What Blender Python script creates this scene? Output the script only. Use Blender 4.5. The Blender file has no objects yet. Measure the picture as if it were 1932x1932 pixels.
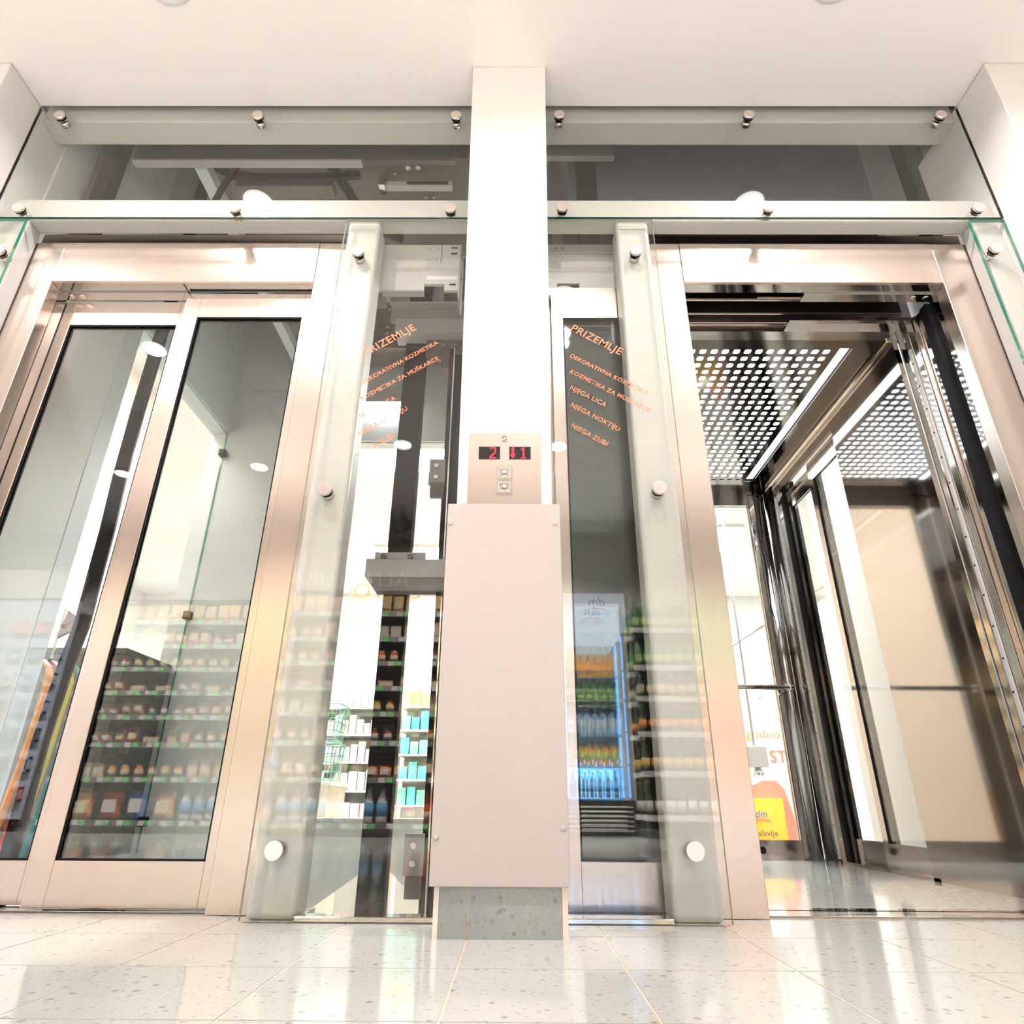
import bpy, bmesh, math, random
from mathutils import Vector, Matrix
random.seed(7)
S = bpy.context.scene
COL = S.collection
PI = math.pi

# ------------------------------------------------------------------ camera
CAM_H, F_PX, PITCH, YAW, ROLL = 0.275, 1211.52, 0.4222, 0.0060, 0.0063
cp, sp = math.cos(PITCH), math.sin(PITCH)
rz = Matrix.Rotation(YAW, 3, 'Z')
r0, f0, u0 = rz @ Vector((1, 0, 0)), rz @ Vector((0, cp, sp)), rz @ Vector((0, -sp, cp))
cr, sr = math.cos(ROLL), math.sin(ROLL)
rt, up = r0 * cr + u0 * sr, -r0 * sr + u0 * cr
cam_d = bpy.data.cameras.new('camera')
cam = bpy.data.objects.new('camera', cam_d)
COL.objects.link(cam)
cam.matrix_world = Matrix(((rt.x, up.x, -f0.x, 0), (rt.y, up.y, -f0.y, 0), (rt.z, up.z, -f0.z, CAM_H), (0, 0, 0, 1)))
cam_d.sensor_width = 36
cam_d.lens = F_PX / 1932 * 36
cam_d.clip_start = 0.02
S.camera = cam

# ------------------------------------------------------------------ world, exposure
S.view_settings.view_transform = 'Standard'
S.view_settings.look = 'None'
S.view_settings.gamma = 1
S.view_settings.use_curve_mapping = False
S.view_settings.exposure = 0.45
w = bpy.data.worlds.new('world'); S.world = w
w.use_nodes = True
w.node_tree.nodes['Background'].inputs[0].default_value = (1.0, 0.93, 0.86, 1)
w.node_tree.nodes['Background'].inputs[1].default_value = 0.25
S.cycles.max_bounces = 9
S.cycles.diffuse_bounces = 3
S.cycles.glossy_bounces = 5
S.cycles.transparent_max_bounces = 12
S.cycles.light_sampling_threshold = 0.03
S.cycles.use_adaptive_sampling = True
S.cycles.adaptive_threshold = 0.06
S.cycles.adaptive_min_samples = 16
S.cycles.caustics_reflective = False
S.cycles.caustics_refractive = False
S.cycles.sample_clamp_indirect = 6
S.cycles.blur_glossy = 0.3

LAMP_W = 13.0          # downlights in the lobby
AISLE_W = 105.0         # downlights over the shop aisle
PANEL_E = 16.0          # added light panel beside the left shaft
BACK_E = 100.0          # added light panels of the room behind the shafts
CAR_E = 6.0           # light sheet over the car ceiling
WARM = (1.0, 0.905, 0.89)
CEIL = 3.03

# ------------------------------------------------------------------ materials
def mat(name, col, rough=.5, metal=0.0, spec=.5, coat=0.0, emit=None, es=0.0, aniso=0.0, trans=0.0):
    m = bpy.data.materials.new(name); m.use_nodes = True
    b = m.node_tree.nodes['Principled BSDF']
    b.inputs['Base Color'].default_value = (*col, 1)
    b.inputs['Roughness'].default_value = rough
    b.inputs['Metallic'].default_value = metal
    b.inputs['Specular IOR Level'].default_value = spec
    b.inputs['Coat Weight'].default_value = coat
    b.inputs['Anisotropic'].default_value = aniso
    b.inputs['Transmission Weight'].default_value = trans
    if emit:
        b.inputs['Emission Color'].default_value = (*emit, 1)
        b.inputs['Emission Strength'].default_value = es
    return m

def nodes(m): return m.node_tree.nodes, m.node_tree.links, m.node_tree.nodes['Principled BSDF']

def speckle(m, scale=60, amt=.05, bump=0.0, stretch=(1, 1, 1)):
    """fine mottling of the base colour, and optional relief"""
    n, l, b = nodes(m)
    tc = n.new('ShaderNodeTexCoord'); mp = n.new('ShaderNodeMapping'); no = n.new('ShaderNodeTexNoise')
    mp.inputs['Scale'].default_value = stretch
    no.inputs['Scale'].default_value = scale; no.inputs['Detail'].default_value = 4
    l.new(tc.outputs['Object'], mp.inputs[0]); l.new(mp.outputs[0], no.inputs['Vector'])
    c = b.inputs['Base Color'].default_value[:]
    mx = n.new('ShaderNodeMix'); mx.data_type = 'RGBA'
    mx.inputs[6].default_value = (*[max(0, v * (1 - amt)) for v in c[:3]], 1)
    mx.inputs[7].default_value = (*[min(1, v * (1 + amt)) for v in c[:3]], 1)
    l.new(no.outputs[0], mx.inputs[0]); l.new(mx.outputs[2], b.inputs['Base Color'])
    if bump:
        bp = n.new('ShaderNodeBump'); bp.inputs['Strength'].default_value = bump; bp.inputs['Distance'].default_value = .002
        l.new(no.outputs[0], bp.inputs['Height']); l.new(bp.outputs[0], b.inputs['Normal'])
    return m

def brushed(m, stretch, lo, hi):
    """roughness streaks along the brushing"""
    n, l, b = nodes(m)
    tc = n.new('ShaderNodeTexCoord'); mp = n.new('ShaderNodeMapping'); no = n.new('ShaderNodeTexNoise')
    mp.inputs['Scale'].default_value = stretch
    no.inputs['Scale'].default_value = 4; no.inputs['Detail'].default_value = 5
    l.new(tc.outputs['Object'], mp.inputs[0]); l.new(mp.outputs[0], no.inputs['Vector'])
    mr = n.new('ShaderNodeMapRange'); mr.inputs[3].default_value = lo; mr.inputs[4].default_value = hi
    l.new(no.outputs[0], mr.inputs[0]); l.new(mr.outputs[0], b.inputs['Roughness'])
    return m

def terrazzo(name, base, scale=95, k=.86):
    base = tuple(v * k for v in base)
    m = mat(name, base, .09, spec=.6)
    n, l, b = nodes(m)
    tc = n.new('ShaderNodeTexCoord')
    def vor(s, thr, ramp, prev):
        v = n.new('ShaderNodeTexVoronoi'); v.inputs['Scale'].default_value = s; v.inputs['Randomness'].default_value = 1
        l.new(tc.outputs['Object'], v.inputs['Vector'])
        sx = n.new('ShaderNodeSeparateColor'); l.new(v.outputs['Color'], sx.inputs[0])
        cr_ = n.new('ShaderNodeValToRGB'); cr_.color_ramp.interpolation = 'CONSTANT'
        e = cr_.color_ramp.elements
        ramp = [tuple(v * k for v in c) for c in ramp]
        e[0].position = 0; e[0].color = (*ramp[0], 1)
        e[1].position = 1 / len(ramp); e[1].color = (*ramp[1], 1)
        for i, c in enumerate(ramp[2:]):
            q = e.new((i + 2) / len(ramp)); q.color = (*c, 1)
        l.new(sx.outputs[0], cr_.inputs[0])
        d = n.new('ShaderNodeMath'); d.operation = 'LESS_THAN'; d.inputs[1].default_value = .34
        l.new(v.outputs['Distance'], d.inputs[0])
        g = n.new('ShaderNodeMath'); g.operation = 'GREATER_THAN'; g.inputs[1].default_value = thr
        l.new(sx.outputs[1], g.inputs[0])
        mk_ = n.new('ShaderNodeMath'); mk_.operation = 'MULTIPLY'; l.new(d.outputs[0], mk_.inputs[0]); l.new(g.outputs[0], mk_.inputs[1])
        mx = n.new('ShaderNodeMix'); mx.data_type = 'RGBA'
        l.new(mk_.outputs[0], mx.inputs[0])
        if prev is None: mx.inputs[6].default_value = (*base, 1)
        else: l.new(prev, mx.inputs[6])
        l.new(cr_.outputs[0], mx.inputs[7])
        return mx.outputs[2]
    o = vor(scale * 1.9, .35, [(.55, .565, .53), (.61, .61, .575), (.51, .535, .515), (.58, .59, .565)], None)
    o = vor(scale, .55, [(.47, .48, .45), (.63, .61, .565), (.46, .435, .40), (.53, .56, .545), (.45, .51, .52)], o)
    o = vor(scale * .62, .88, [(.37, .35, .33), (.62, .59, .54), (.36, .42, .43)], o)
    l.new(o, b.inputs['Base Color'])
    return m

def glass(name, tint=(.955, .965, .96), r0=.032, strength=1.0):
    """clear pane: see-through plus a mirror image that grows at grazing angles"""
    m = bpy.data.materials.new(name); m.use_nodes = True
    n, l = m.node_tree.nodes, m.node_tree.links
    n.remove(n['Principled BSDF'])
    out = n['Material Output']
    lw = n.new('ShaderNodeLayerWeight'); lw.inputs[0].default_value = .5
    pw = n.new('ShaderNodeMath'); pw.operation = 'POWER'; pw.inputs[1].default_value = 5
    l.new(lw.outputs['Facing'], pw.inputs[0])
    mr = n.new('ShaderNodeMath'); mr.operation = 'MULTIPLY_ADD'
    mr.inputs[1].default_value = (1 - r0) * .9 * strength; mr.inputs[2].default_value = r0 * strength
    l.new(pw.outputs[0], mr.inputs[0])
    t = n.new('ShaderNodeBsdfTransparent'); t.inputs[0].default_value = (*tint, 1)
    g = n.new('ShaderNodeBsdfAnisotropic'); g.inputs['Roughness'].default_value = 0.0
    g.inputs[0].default_value = (1, 1, 1, 1)
    mx = n.new('ShaderNodeMixShader')
    l.new(mr.outputs[0], mx.inputs[0]); l.new(t.outputs[0], mx.inputs[1]); l.new(g.outputs[0], mx.inputs[2])
    l.new(mx.outputs[0], out.inputs[0])
    return m

def emitter(name, col, s):
    m = bpy.data.materials.new(name); m.use_nodes = True
    n, l = m.node_tree.nodes, m.node_tree.links
    n.remove(n['Principled BSDF'])
    e = n.new('ShaderNodeEmission'); e.inputs[0].default_value = (*col, 1); e.inputs[1].default_value = s
    l.new(e.outputs[0], n['Material Output'].inputs[0])
    return m

M = {}
M['ceiling'] = speckle(mat('ceiling_paint', (.92, .88, .855), .7), 30, .015)
M['white'] = speckle(mat('white_paint', (.88, .85, .82), .55), 40, .015)
M['column'] = speckle(mat('column_paint', (.90, .87, .84), .45), 60, .012)
M['cover'] = speckle(mat('cover_paint', (.465, .42, .40), .38), 90, .02)
M['beam'] = speckle(mat('beam_enamel', (.63, .615, .575), .32), 50, .02)
M['steel'] = brushed(mat('brushed_steel', (.67, .575, .52), .26, 1.0, aniso=.5), (60, 60, 1.2), .225, .275)
M['steel_h'] = brushed(mat('brushed_steel_header', (.67, .575, .52), .26, 1.0, aniso=.5), (1.2, 60, 60), .225, .285)
M['car_steel'] = brushed(mat('polished_steel', (.46, .44, .42), .1, 1.0), (40, 40, .8), .075, .105)
M['mirror'] = speckle(mat('mirror_steel', (.43, .415, .395), .055, 1.0), 3, .02)
M['ceilsheet'] = mat('perforated_sheet_steel', (.17, .16, .15), .10, 1.0)
M['chrome'] = mat('chrome', (.78, .76, .74), .08, 1.0)
M['cap'] = brushed(mat('turned_steel', (.82, .74, .70), .2, 1.0, aniso=.8), (9, 9, 9), .16, .26)
M['rubber'] = mat('black_rubber', (.006, .006, .007), .6, spec=.12)
M['black'] = mat('black_metal', (.008, .007, .007), .45, spec=.2)
M['dark'] = speckle(mat('dark_steel', (.018, .014, .012), .6, spec=.2), 40, .15)
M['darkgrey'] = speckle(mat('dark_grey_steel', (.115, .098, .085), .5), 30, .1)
M['grey'] = speckle(mat('grey_enamel', (.42, .40, .385), .45), 40, .04)
M['lightgrey'] = speckle(mat('light_grey_enamel', (.62, .60, .57), .45), 40, .03)
M['under'] = speckle(mat('car_underside', (.16, .13, .105), .55), 12, .12)
M['glass'] = glass('clear_glass')
M['doorglass'] = glass('door_glass', (.91, .93, .925), .042)
M['glassedge'] = mat('green_glass_edge', (.03, .26, .17), .08, spec=.8)
M['glassclear'] = mat('glass_edge_pale', (.42, .41, .36), .1)
M['glassdark'] = mat('glass_edge_dark', (.008, .075, .05), .08, spec=.8)
M['shaftshade'] = speckle(mat('shaft_shade_sheet', (.045, .05, .038), .5), 6, .15)  # dark colour stands in for shade in the right shaft
M['terrazzo'] = terrazzo('terrazzo_tile', (.57, .585, .555))
M['terrazzo2'] = terrazzo('terrazzo_base_tile', (.50, .56, .555), 115, .52)
M['grout'] = mat('sand_grout', (.62, .50, .38), .6)
M['cream'] = mat('cream_trim', (.80, .70, .62), .5)
M['bolt'] = mat('zinc_bolt', (.7, .7, .68), .25, 1.0)
M['letter'] = mat('salmon_vinyl', (.86, .23, .11), .5)
M['letter_o'] = glass('orange_film', (.97, .80, .62), .03)
M['led'] = mat('red_led', (.5, .01, .04), .5, emit=(1.0, .008, .05), es=.8)
M['screen'] = mat('display_black', (.006, .003, .003), .08)
M['clear'] = glass('clear_plastic', (.93, .92, .92), .06)
M['etched'] = mat('etched_white', (.85, .83, .8), .5)
M['brown'] = mat('brown_print', (.18, .12, .10), .5)
M['lamp'] = emitter('lamp_lens', (1.0, .95, .88), 14)
M['panel'] = emitter('side_fill_panel', (1.0, .93, .85), PANEL_E)
M['backfill'] = emitter('back_fill_panel', (1.0, .98, .95), BACK_E)
M['carlight'] = emitter('car_light_sheet', (.90, .97, 1.0), CAR_E)
M['ledspot'] = emitter('led_spot', (.9, .97, 1.0), 32)
M['fridgelight'] = emitter('fridge_light', (.18, .48, 1.0), 12)
M['fridgesign'] = emitter('fridge_sign', (.85, .92, 1.0), 3)
for k_ in ('lamp', 'led'): M[k_].cycles.emission_sampling = 'NONE'
M['backwhite'] = mat('back_room_white', (.92, .91, .88), .6)
M['backfloor'] = mat('back_room_floor', (.82, .80, .76), .25)
M['shaftwall'] = speckle(mat('shaft_wall', (.84, .85, .84), .6), 8, .03)
M['shaftblue'] = mat('shaft_edge_white', (.74, .80, .84), .5)
M['beige'] = speckle(mat('beige_board', (.80, .72, .62), .6), 10, .03)
M['shopwall'] = speckle(mat('shop_wall_paint', (.50, .46, .42), .6), 20, .02)
M['shadedwall'] = speckle(mat('shaded_wall_sheet', (.48, .49, .56), .6), 6, .02)  # grey of the shaded shaft wall put into the colour
M['tan'] = speckle(mat('tan_board', (.40, .32, .25), .6), 10, .03)
M['shelf'] = mat('shelf_black', (.02, .018, .017), .45)
M['shelfgrey'] = mat('shelf_header_grey', (.13, .12, .11), .5)
M['tagw'] = mat('tag_white', (.85, .83, .84), .4)
M['tagg'] = mat('tag_green', (.16, .50, .17), .4)
M['rail'] = mat('price_rail', (.62, .60, .58), .3)
M['line'] = mat('chalk_line', (.80, .78, .72), .6)
M['cream_logo'] = mat('cream_logo', (.75, .68, .42), .6)
M['greenglass'] = mat('green_balustrade', (.62, .72, .66), .15)

# ------------------------------------------------------------------ mesh helpers
W = {}
def link(name, me, m, parent=None):
    o = bpy.data.objects.new(name, me)
    COL.objects.link(o)
    if m is not None:
        for x in (m if isinstance(m, (list, tuple)) else [m]):
            me.materials.append(M[x] if isinstance(x, str) else x)
    W[o.name] = Vector((0, 0, 0))
    if parent is not None:
        o.parent = parent
        W[o.name] = W[parent.name].copy()
    return o

def thing(name, label, cat, loc=(0, 0, 0), group=None):
    o = bpy.data.objects.new(name, None); COL.objects.link(o)
    o.empty_display_size = .05
    o.location = loc; W[o.name] = Vector(loc)
    return tag(o, label, cat, group)

def tag(o, label, cat, group=None):
    o['label'] = label; o['category'] = cat
    if group: o['group'] = group
    return o

def struct(o):
    o['kind'] = 'structure'; return o

def bmbox(bm, x0, x1, y0, y1, z0, z1, bev=0, seg=1):
    r = bmesh.ops.create_cube(bm, size=1)
    vs = r['verts']
    for v in vs:
        v.co = Vector((x0 + (v.co.x + .5) * (x1 - x0), y0 + (v.co.y + .5) * (y1 - y0), z0 + (v.co.z + .5) * (z1 - z0)))
    if bev:
        es = list({e for v in vs for e in v.link_edges})
        bmesh.ops.bevel(bm, geom=es, offset=bev, segments=seg, profile=.5, affect='EDGES')

def fin(name, bm, m, parent=None, smooth=False):
    off = W[parent.name] if parent is not None else Vector((0, 0, 0))
    me = bpy.data.meshes.new(name)
    bmesh.ops.recalc_face_normals(bm, faces=bm.faces)
    bm.to_mesh(me); bm.free()
    if off.length: me.transform(Matrix.Translation(-off))
    if smooth:
        for p in me.polygons: p.use_smooth = True
    return link(name, me, m, parent)

def box(name, x0, x1, y0, y1, z0, z1, m, parent=None, bev=0, seg=1):
    bm = bmesh.new(); bmbox(bm, x0, x1, y0, y1, z0, z1, bev, seg)
    return fin(name, bm, m, parent)

def boxes(name, lst, m, parent=None, bev=0):
    bm = bmesh.new()
    for b in lst: bmbox(bm, *b, bev=bev)
    return fin(name, bm, m, parent)

def bmcyl(bm, p0, p1, r, seg=20, r2=None):
    p0, p1 = Vector(p0), Vector(p1); d = p1 - p0
    mtx = Matrix.Translation((p0 + p1) / 2) @ d.to_track_quat('Z', 'Y').to_matrix().to_4x4()
    bmesh.ops.create_cone(bm, cap_ends=True, segments=seg, radius1=r, radius2=r if r2 is None else r2, depth=d.length, matrix=mtx)

def cyl(name, p0, p1, r, m, parent=None, seg=20, r2=None, smooth=True):
    bm = bmesh.new(); bmcyl(bm, p0, p1, r, seg, r2)
    o = fin(name, bm, m, parent)
    if smooth:
        for p in o.data.polygons: p.use_smooth = len(p.vertices) == 4
    return o

def poly(name, pts, y0, y1, m, parent=None, axis='y'):
    """prism from a 2-D outline"""
    bm = bmesh.new()
    def mk(a, b, d):
        return (a, d, b) if axis == 'y' else (d, a, b) if axis == 'x' else (a, b, d)
    A = [bm.verts.new(mk(a, b, y0)) for a, b in pts]
    B = [bm.verts.new(mk(a, b, y1)) for a, b in pts]
    bm.faces.new(A); bm.faces.new(B[::-1])
    n = len(pts)
    for i in range(n): bm.faces.new((A[i], B[i], B[(i + 1) % n], A[(i + 1) % n]))
    return fin(name, bm, m, parent)

def lathe_mesh(name, prof, seg=14):
    bm = bmesh.new(); rings = []
    for r, z in prof:
        if r < 1e-5: rings.append([bm.verts.new((0, 0, z))])
        else: rings.append([bm.verts.new((r * math.cos(2 * PI * i / seg), r * math.sin(2 * PI * i / seg), z)) for i in range(seg)])
    for a, b in zip(rings, rings[1:]):
        for i in range(seg):
            j = (i + 1) % seg
            if len(a) == 1 and len(b) == 1: continue
            if len(a) == 1: bm.faces.new((a[0], b[i], b[j]))
            elif len(b) == 1: bm.faces.new((a[i], a[j], b[0]))
            else: bm.faces.new((a[i], a[j], b[j], b[i]))
    bmesh.ops.recalc_face_normals(bm, faces=bm.faces)
    me = bpy.data.meshes.new(name); bm.to_mesh(me); bm.free()
    for p in me.polygons: p.use_smooth = True
    return me

def tube(name, pts, r, m, parent=None, seg=8, flat=None):
    """swept round tube; flat=(rx, ry) makes a flat band"""
    bm = bmesh.new(); rings = []
    P = [Vector(p) for p in pts]
    for i, p in enumerate(P):
        d = (P[min(i + 1, len(P) - 1)] - P[max(i - 1, 0)]).normalized()
        a = d.cross(Vector((0, 1, 0)))
        if a.length < .05: a = d.cross(Vector((1, 0, 0)))
        a.normalize(); b = d.cross(a).normalized()
        if flat:
            q = [(1, 1), (-1, 1), (-1, -1), (1, -1)]
            rings.append([bm.verts.new(p + a * flat[0] * x + b * flat[1] * y) for x, y in q])
        else:
            rings.append([bm.verts.new(p + (a * math.cos(2 * PI * k / seg) + b * math.sin(2 * PI * k / seg)) * r) for k in range(seg)])
    n = len(rings[0])
    for A, B in zip(rings, rings[1:]):
        for k in range(n): bm.faces.new((A[k], A[(k + 1) % n], B[(k + 1) % n], B[k]))
    bm.faces.new(rings[0]); bm.faces.new(rings[-1][::-1])
    return fin(name, bm, m, parent, smooth=not flat)

def text(name, s, m, parent, loc, rot, width=None, size=None, depth=.0008, align='LEFT', shear=0):
    cu = bpy.data.curves.new('t', 'FONT'); cu.body = s
    cu.size = size or .1; cu.extrude = depth / 2; cu.align_x = align; cu.space_character = 1.05; cu.offset = .0004 if not depth else 0; cu.resolution_u = 3; cu.shear = shear
    ob = bpy.data.objects.new('t', cu); COL.objects.link(ob)
    dg = bpy.context.evaluated_depsgraph_get(); dg.update()
    me = bpy.data.meshes.new_from_object(ob.evaluated_get(dg))
    bpy.data.objects.remove(ob); bpy.data.curves.remove(cu)
    if width:
        xs = [v.co.x for v in me.vertices]
        k = width / (max(xs) - min(xs))
        me.transform(Matrix.Scale(k, 4))
    me.transform(Matrix.Translation(Vector(loc) - (W[parent.name] if parent else Vector((0, 0, 0)))) @ rot.to_4x4())
    me.materials.clear(); me.name = name
    return link(name, me, m, parent)

def facing_cam(a=0):      # text plane upright, read from -Y
    return Matrix.Rotation(a, 3, 'Y').inverted() @ Matrix.Rotation(PI / 2, 3, 'X')
def facing_store():       # text plane upright, read from +Y
    return Matrix.Rotation(PI, 3, 'Z') @ Matrix.Rotation(PI / 2, 3, 'X')

def copy_part(src, parent, loc=None):
    c = src.copy(); COL.objects.link(c); c.parent = parent
    W[c.name] = W.get(parent.name, Vector((0, 0, 0))).copy()
    if loc is not None: c.location = loc
    return c

def pane(name, x0, x1, y0, y1, z0, z1, parent, m='glass', edge='glassedge', axis='y'):
    """glass sheet whose narrow faces carry the green cut edge"""
    o = box(name, x0, x1, y0, y1, z0, z1, [m, edge, 'glassclear'], parent)
    ax = 1 if axis == 'y' else 0
    for p in o.data.polygons:
        p.material_index = 0 if abs(p.normal[ax]) > .9 else 2 if edge == 'glassdark' and p.normal.z > -.5 else 1
    return o

# ================================================================== STRUCTURE
# ---- floor: laid tiles near the doors, one slab with the rest
floor = struct(box('floor', -7, 6, -6.6, 1.93, -.12, -.0012, 'grout'))
TP = .304
tile_me = None
for i in range(-8, 7):
    for j in range(-4, 2):
        x0 = .204 + i * TP; y0 = 1.385 + j * TP
        x1, y1 = x0 + TP - .004, y0 + TP - .004
        if y0 > 1.64: y1 = 1.925
        t = box('floor_tile', x0, x1, y0, y1, -.02, 0, 'terrazzo', floor)
far = box('floor_field', -7, 6, -6.6, 1.385 - 4 * TP - .004, -.02, 0, 'terrazzo', floor)
box('floor_field', -7, .204 - 8 * TP - .004, 1.385 - 4 * TP, 1.75, -.02, 0, 'terrazzo', floor)
box('floor_field', .204 + 7 * TP, 6, 1.385 - 4 * TP, 1.75, -.02, 0, 'terrazzo', floor)

ceiling = struct(box('ceiling', -7, 6, -6.6, 1.824, CEIL, CEIL + .12, 'ceiling'))
wl = struct(box('wall_left', -2.62, -2.08, 1.645, 2.12, 0, CEIL, 'white', None, .003))
box('shadow_line', -2.622, -2.078, 1.643, 2.1, CEIL - .006, CEIL + .001, 'lightgrey', wl)  # grey strip painted in for the shadow line under the ceiling
wr = struct(box('wall_right', 1.905, 2.55, 1.645, 2.12, 0, CEIL, 'white', None, .003))
box('shadow_line', 1.903, 2.552, 1.643, 2.1, CEIL - .006, CEIL + .001, 'lightgrey', wr)  # same painted shadow line on the right pillar
struct(box('wall_front', -7, -2.62, 1.75, 2.12, 0, CEIL, 'white'))
struct(box('wall_beside', 2.55, 6, 1.75, 2.12, 0, CEIL, 'white'))
struct(box('wall_store_back', -7, 6, -2.75, -2.68, 0, CEIL, 'shopwall'))
struct(box('wall_store_left', -7.1, -7, -6.6, 2.1, 0, CEIL, 'white'))
struct(box('wall_store_right', 6, 6.1, -6.6, 2.1, 0, CEIL, 'white'))

# ---- central column (tapers a little), terrazzo base tiles, cover panel
col = thing('column', 'white plastered column standing between the two elevator fronts', 'column', (-.032, 1.76, 0))
bm = bmesh.new()
def ring(z, xa, xb):
    return [bm.verts.new(c) for c in ((xa, 1.66, z), (xb, 1.66, z), (xb, 1.852, z), (xa, 1.852, z))]
A = ring(0, -.163, .099); B = ring(1.03, -.167, .103); C = ring(CEIL, -.181, .114)
bm.faces.new(A); bm.faces.new(C[::-1])
for P_, Q_ in ((A, B), (B, C)):
    for k in range(4): bm.faces.new((P_[k], P_[(k + 1) % 4], Q_[(k + 1) % 4], Q_[k]))
fin('shaft', bm, 'column', col)
boxes('ceiling_joint', [(-.184, .117, 1.657, 1.852, CEIL - .007, CEIL)], 'cream', col)
box('base_tile', -.166, -.1015, 1.646, 1.66, 0, .13, 'terrazzo2', col)
box('base_tile', -.0985, .106, 1.646, 1.66, 0, .13, 'terrazzo2', col)
box('base_trim', -.178, -.1665, 1.646, 1.80, 0, .13, 'cream', col)
box('base_trim', .1065, .119, 1.646, 1.80, 0, .13, 'cream', col)
box('grout_joint', -.1015, -.0985, 1.6475, 1.66, 0, .13, 'grout', col)
cv = thing('cover_panel', 'tall beige enamelled cover panel screwed to the foot of the column', 'panel', (-.032, 1.65, .1))
box('sheet', -.189, .124, 1.6335, 1.6455, .10, 1.034, 'cover', cv, .0015)
for x, z in ((-.18, .973), (.11, .973), (-.178, .197), (.112, .217)):
    bm = bmesh.new()
    bmesh.ops.create_uvsphere(bm, u_segments=12, v_segments=6, radius=.0068)
    for v in bm.verts: v.co = Vector((v.co.x + x, 1.6335 + v.co.y * .5, v.co.z + z))
    fin('screw', bm, 'grey', cv, True)

# ---- call panel with displays and buttons
cpn = thing('elevator_call_panel', 'brushed steel elevator call panel with two red displays on the column', 'call panel', (-.032, 1.66, 1.03))
box('faceplate', -.137, .073, 1.652, 1.6605, 1.034, 1.276, 'steel_h', cpn, .0012)
for xa, xb in ((-.109, -.046), (-.019, .044)):
    d = box('display', xa, xb, 1.6512, 1.653, 1.186, 1.2285, 'screen', cpn)
    if xa < -.05:
        boxes('digit', [(-.076, -.060, 1.6505, 1.6514, 1.2215, 1.2255), (-.0625, -.0585, 1.6505, 1.6514, 1.2075, 1.2235),
                        (-.0765, -.0725, 1.6505, 1.6514, 1.219, 1.2235),
                        (-.0775, -.058, 1.6505, 1.6514, 1.1885, 1.1925)], 'led', d)
        poly('digit_stroke', [(-.0775, 1.191), (-.0735, 1.191), (-.0585, 1.2065), (-.0585, 1.2105), (-.0625, 1.2085), (-.0775, 1.195)], 1.6505, 1.6514, 'led', d)
    else:
        boxes('digit', [(.020, .0255, 1.6505, 1.6514, 1.1885, 1.2255), (.0145, .031, 1.6505, 1.6514, 1.1885, 1.1915), (.0145, .021, 1.6505, 1.6514, 1.2175, 1.2215)], 'led', d)
        poly('arrow', [(-.0125, 1.2255), (-.0125, 1.2015), (-.0175, 1.2015), (-.0085, 1.1885), (.0005, 1.2015), (-.0045, 1.2015), (-.0045, 1.2255)], 1.6505, 1.6514, 'led', d)
for z0, z1, mk in ((1.117, 1.163, 'UP'), (1.069, 1.115, 'DOWN')):
    b = box('button', -.0555, -.0095, 1.6465, 1.653, z0, z1, 'clear', cpn, .003, 2)
    zc = (z0 + z1) / 2
    boxes('button_frame', [(-.049, -.016, 1.6455, 1.6463, z1 - .0085, z1 - .0070), (-.049, -.016, 1.6455, 1.6463, z0 + .0070, z0 + .0085),
                           (-.049, -.0475, 1.6455, 1.6463, z0 + .007, z1 - .007), (-.0175, -.016, 1.6455, 1.6463, z0 + .007, z1 - .007)], 'etched', b)
    s = 1 if mk == 'UP' else -1
    poly('arrow_mark', [(-.0325, zc + .003 + s * .006), (-.0395, zc + .003 - s * .002), (-.0355, zc + .003 - s * .002), (-.0355, zc + .003 - s * .006), (-.0295, zc + .003 - s * .006), (-.0295, zc + .003 - s * .002), (-.0255, zc + .003 - s * .002)], 1.6455, 1.6463, 'etched', b)
    text('mark', mk, 'etched', b, (-.0325, 1.6458, z0 + .0105), facing_cam(), size=.0075, align='CENTER')
bm = bmesh.new()
for k in range(2):
    a0 = PI * k + .5
    o_, i_ = [], []
    for q in range(9):
        a = a0 + q / 8 * 2.5; t = q / 8
        o_.append(bm.verts.new((-.034 + .0082 * math.cos(a), 1.6512, 1.2565 + .0082 * math.sin(a))))
        i_.append(bm.verts.new((-.034 + (.0078 - .005 * t) * math.cos(a), 1.6512, 1.2565 + (.0078 - .005 * t) * math.sin(a))))
    for q in range(8): bm.faces.new((o_[q], o_[q + 1], i_[q + 1], i_[q]))
fin('logo', bm, 'brown', cpn)
text('logo_lettering', 'KLEEMANN', 'brown', cpn, (-.0455, 1.6512, 1.2435), facing_cam(), width=.024, depth=.0004)

# ---- white steel frame in front of the shafts
fr = thing('facade_steelwork', 'off-white enamelled steel posts and beams behind the front glass', 'steelwork', (-.08, 1.91, 0))
box('top_beam', -2.08, 1.905, 1.858, 1.969, 2.976, 3.16, 'beam', fr, .006, 2)
box('middle_beam', -2.08, 1.905, 1.858, 1.93, 2.382, 2.50, 'beam', fr, .009, 3)
for xa, xb in ((-.669, -.541), (.393, .522)):
    p = box('post', xa, xb, 1.858, 1.96, 0, 2.382, 'beam', fr, .016, 4)
    box('post_collar', xa + .001, xb - .001, 1.8565, 1.958, 2.366, 2.3715, 'lightgrey', p, .002)
box('side_post', -2.08, -1.95, 1.858, 1.93, 0, 2.384, 'beam', fr, .006, 2)
box('side_post', 1.807, 1.905, 1.858, 1.93, 0, 2.384, 'beam', fr, .006, 2)

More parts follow.
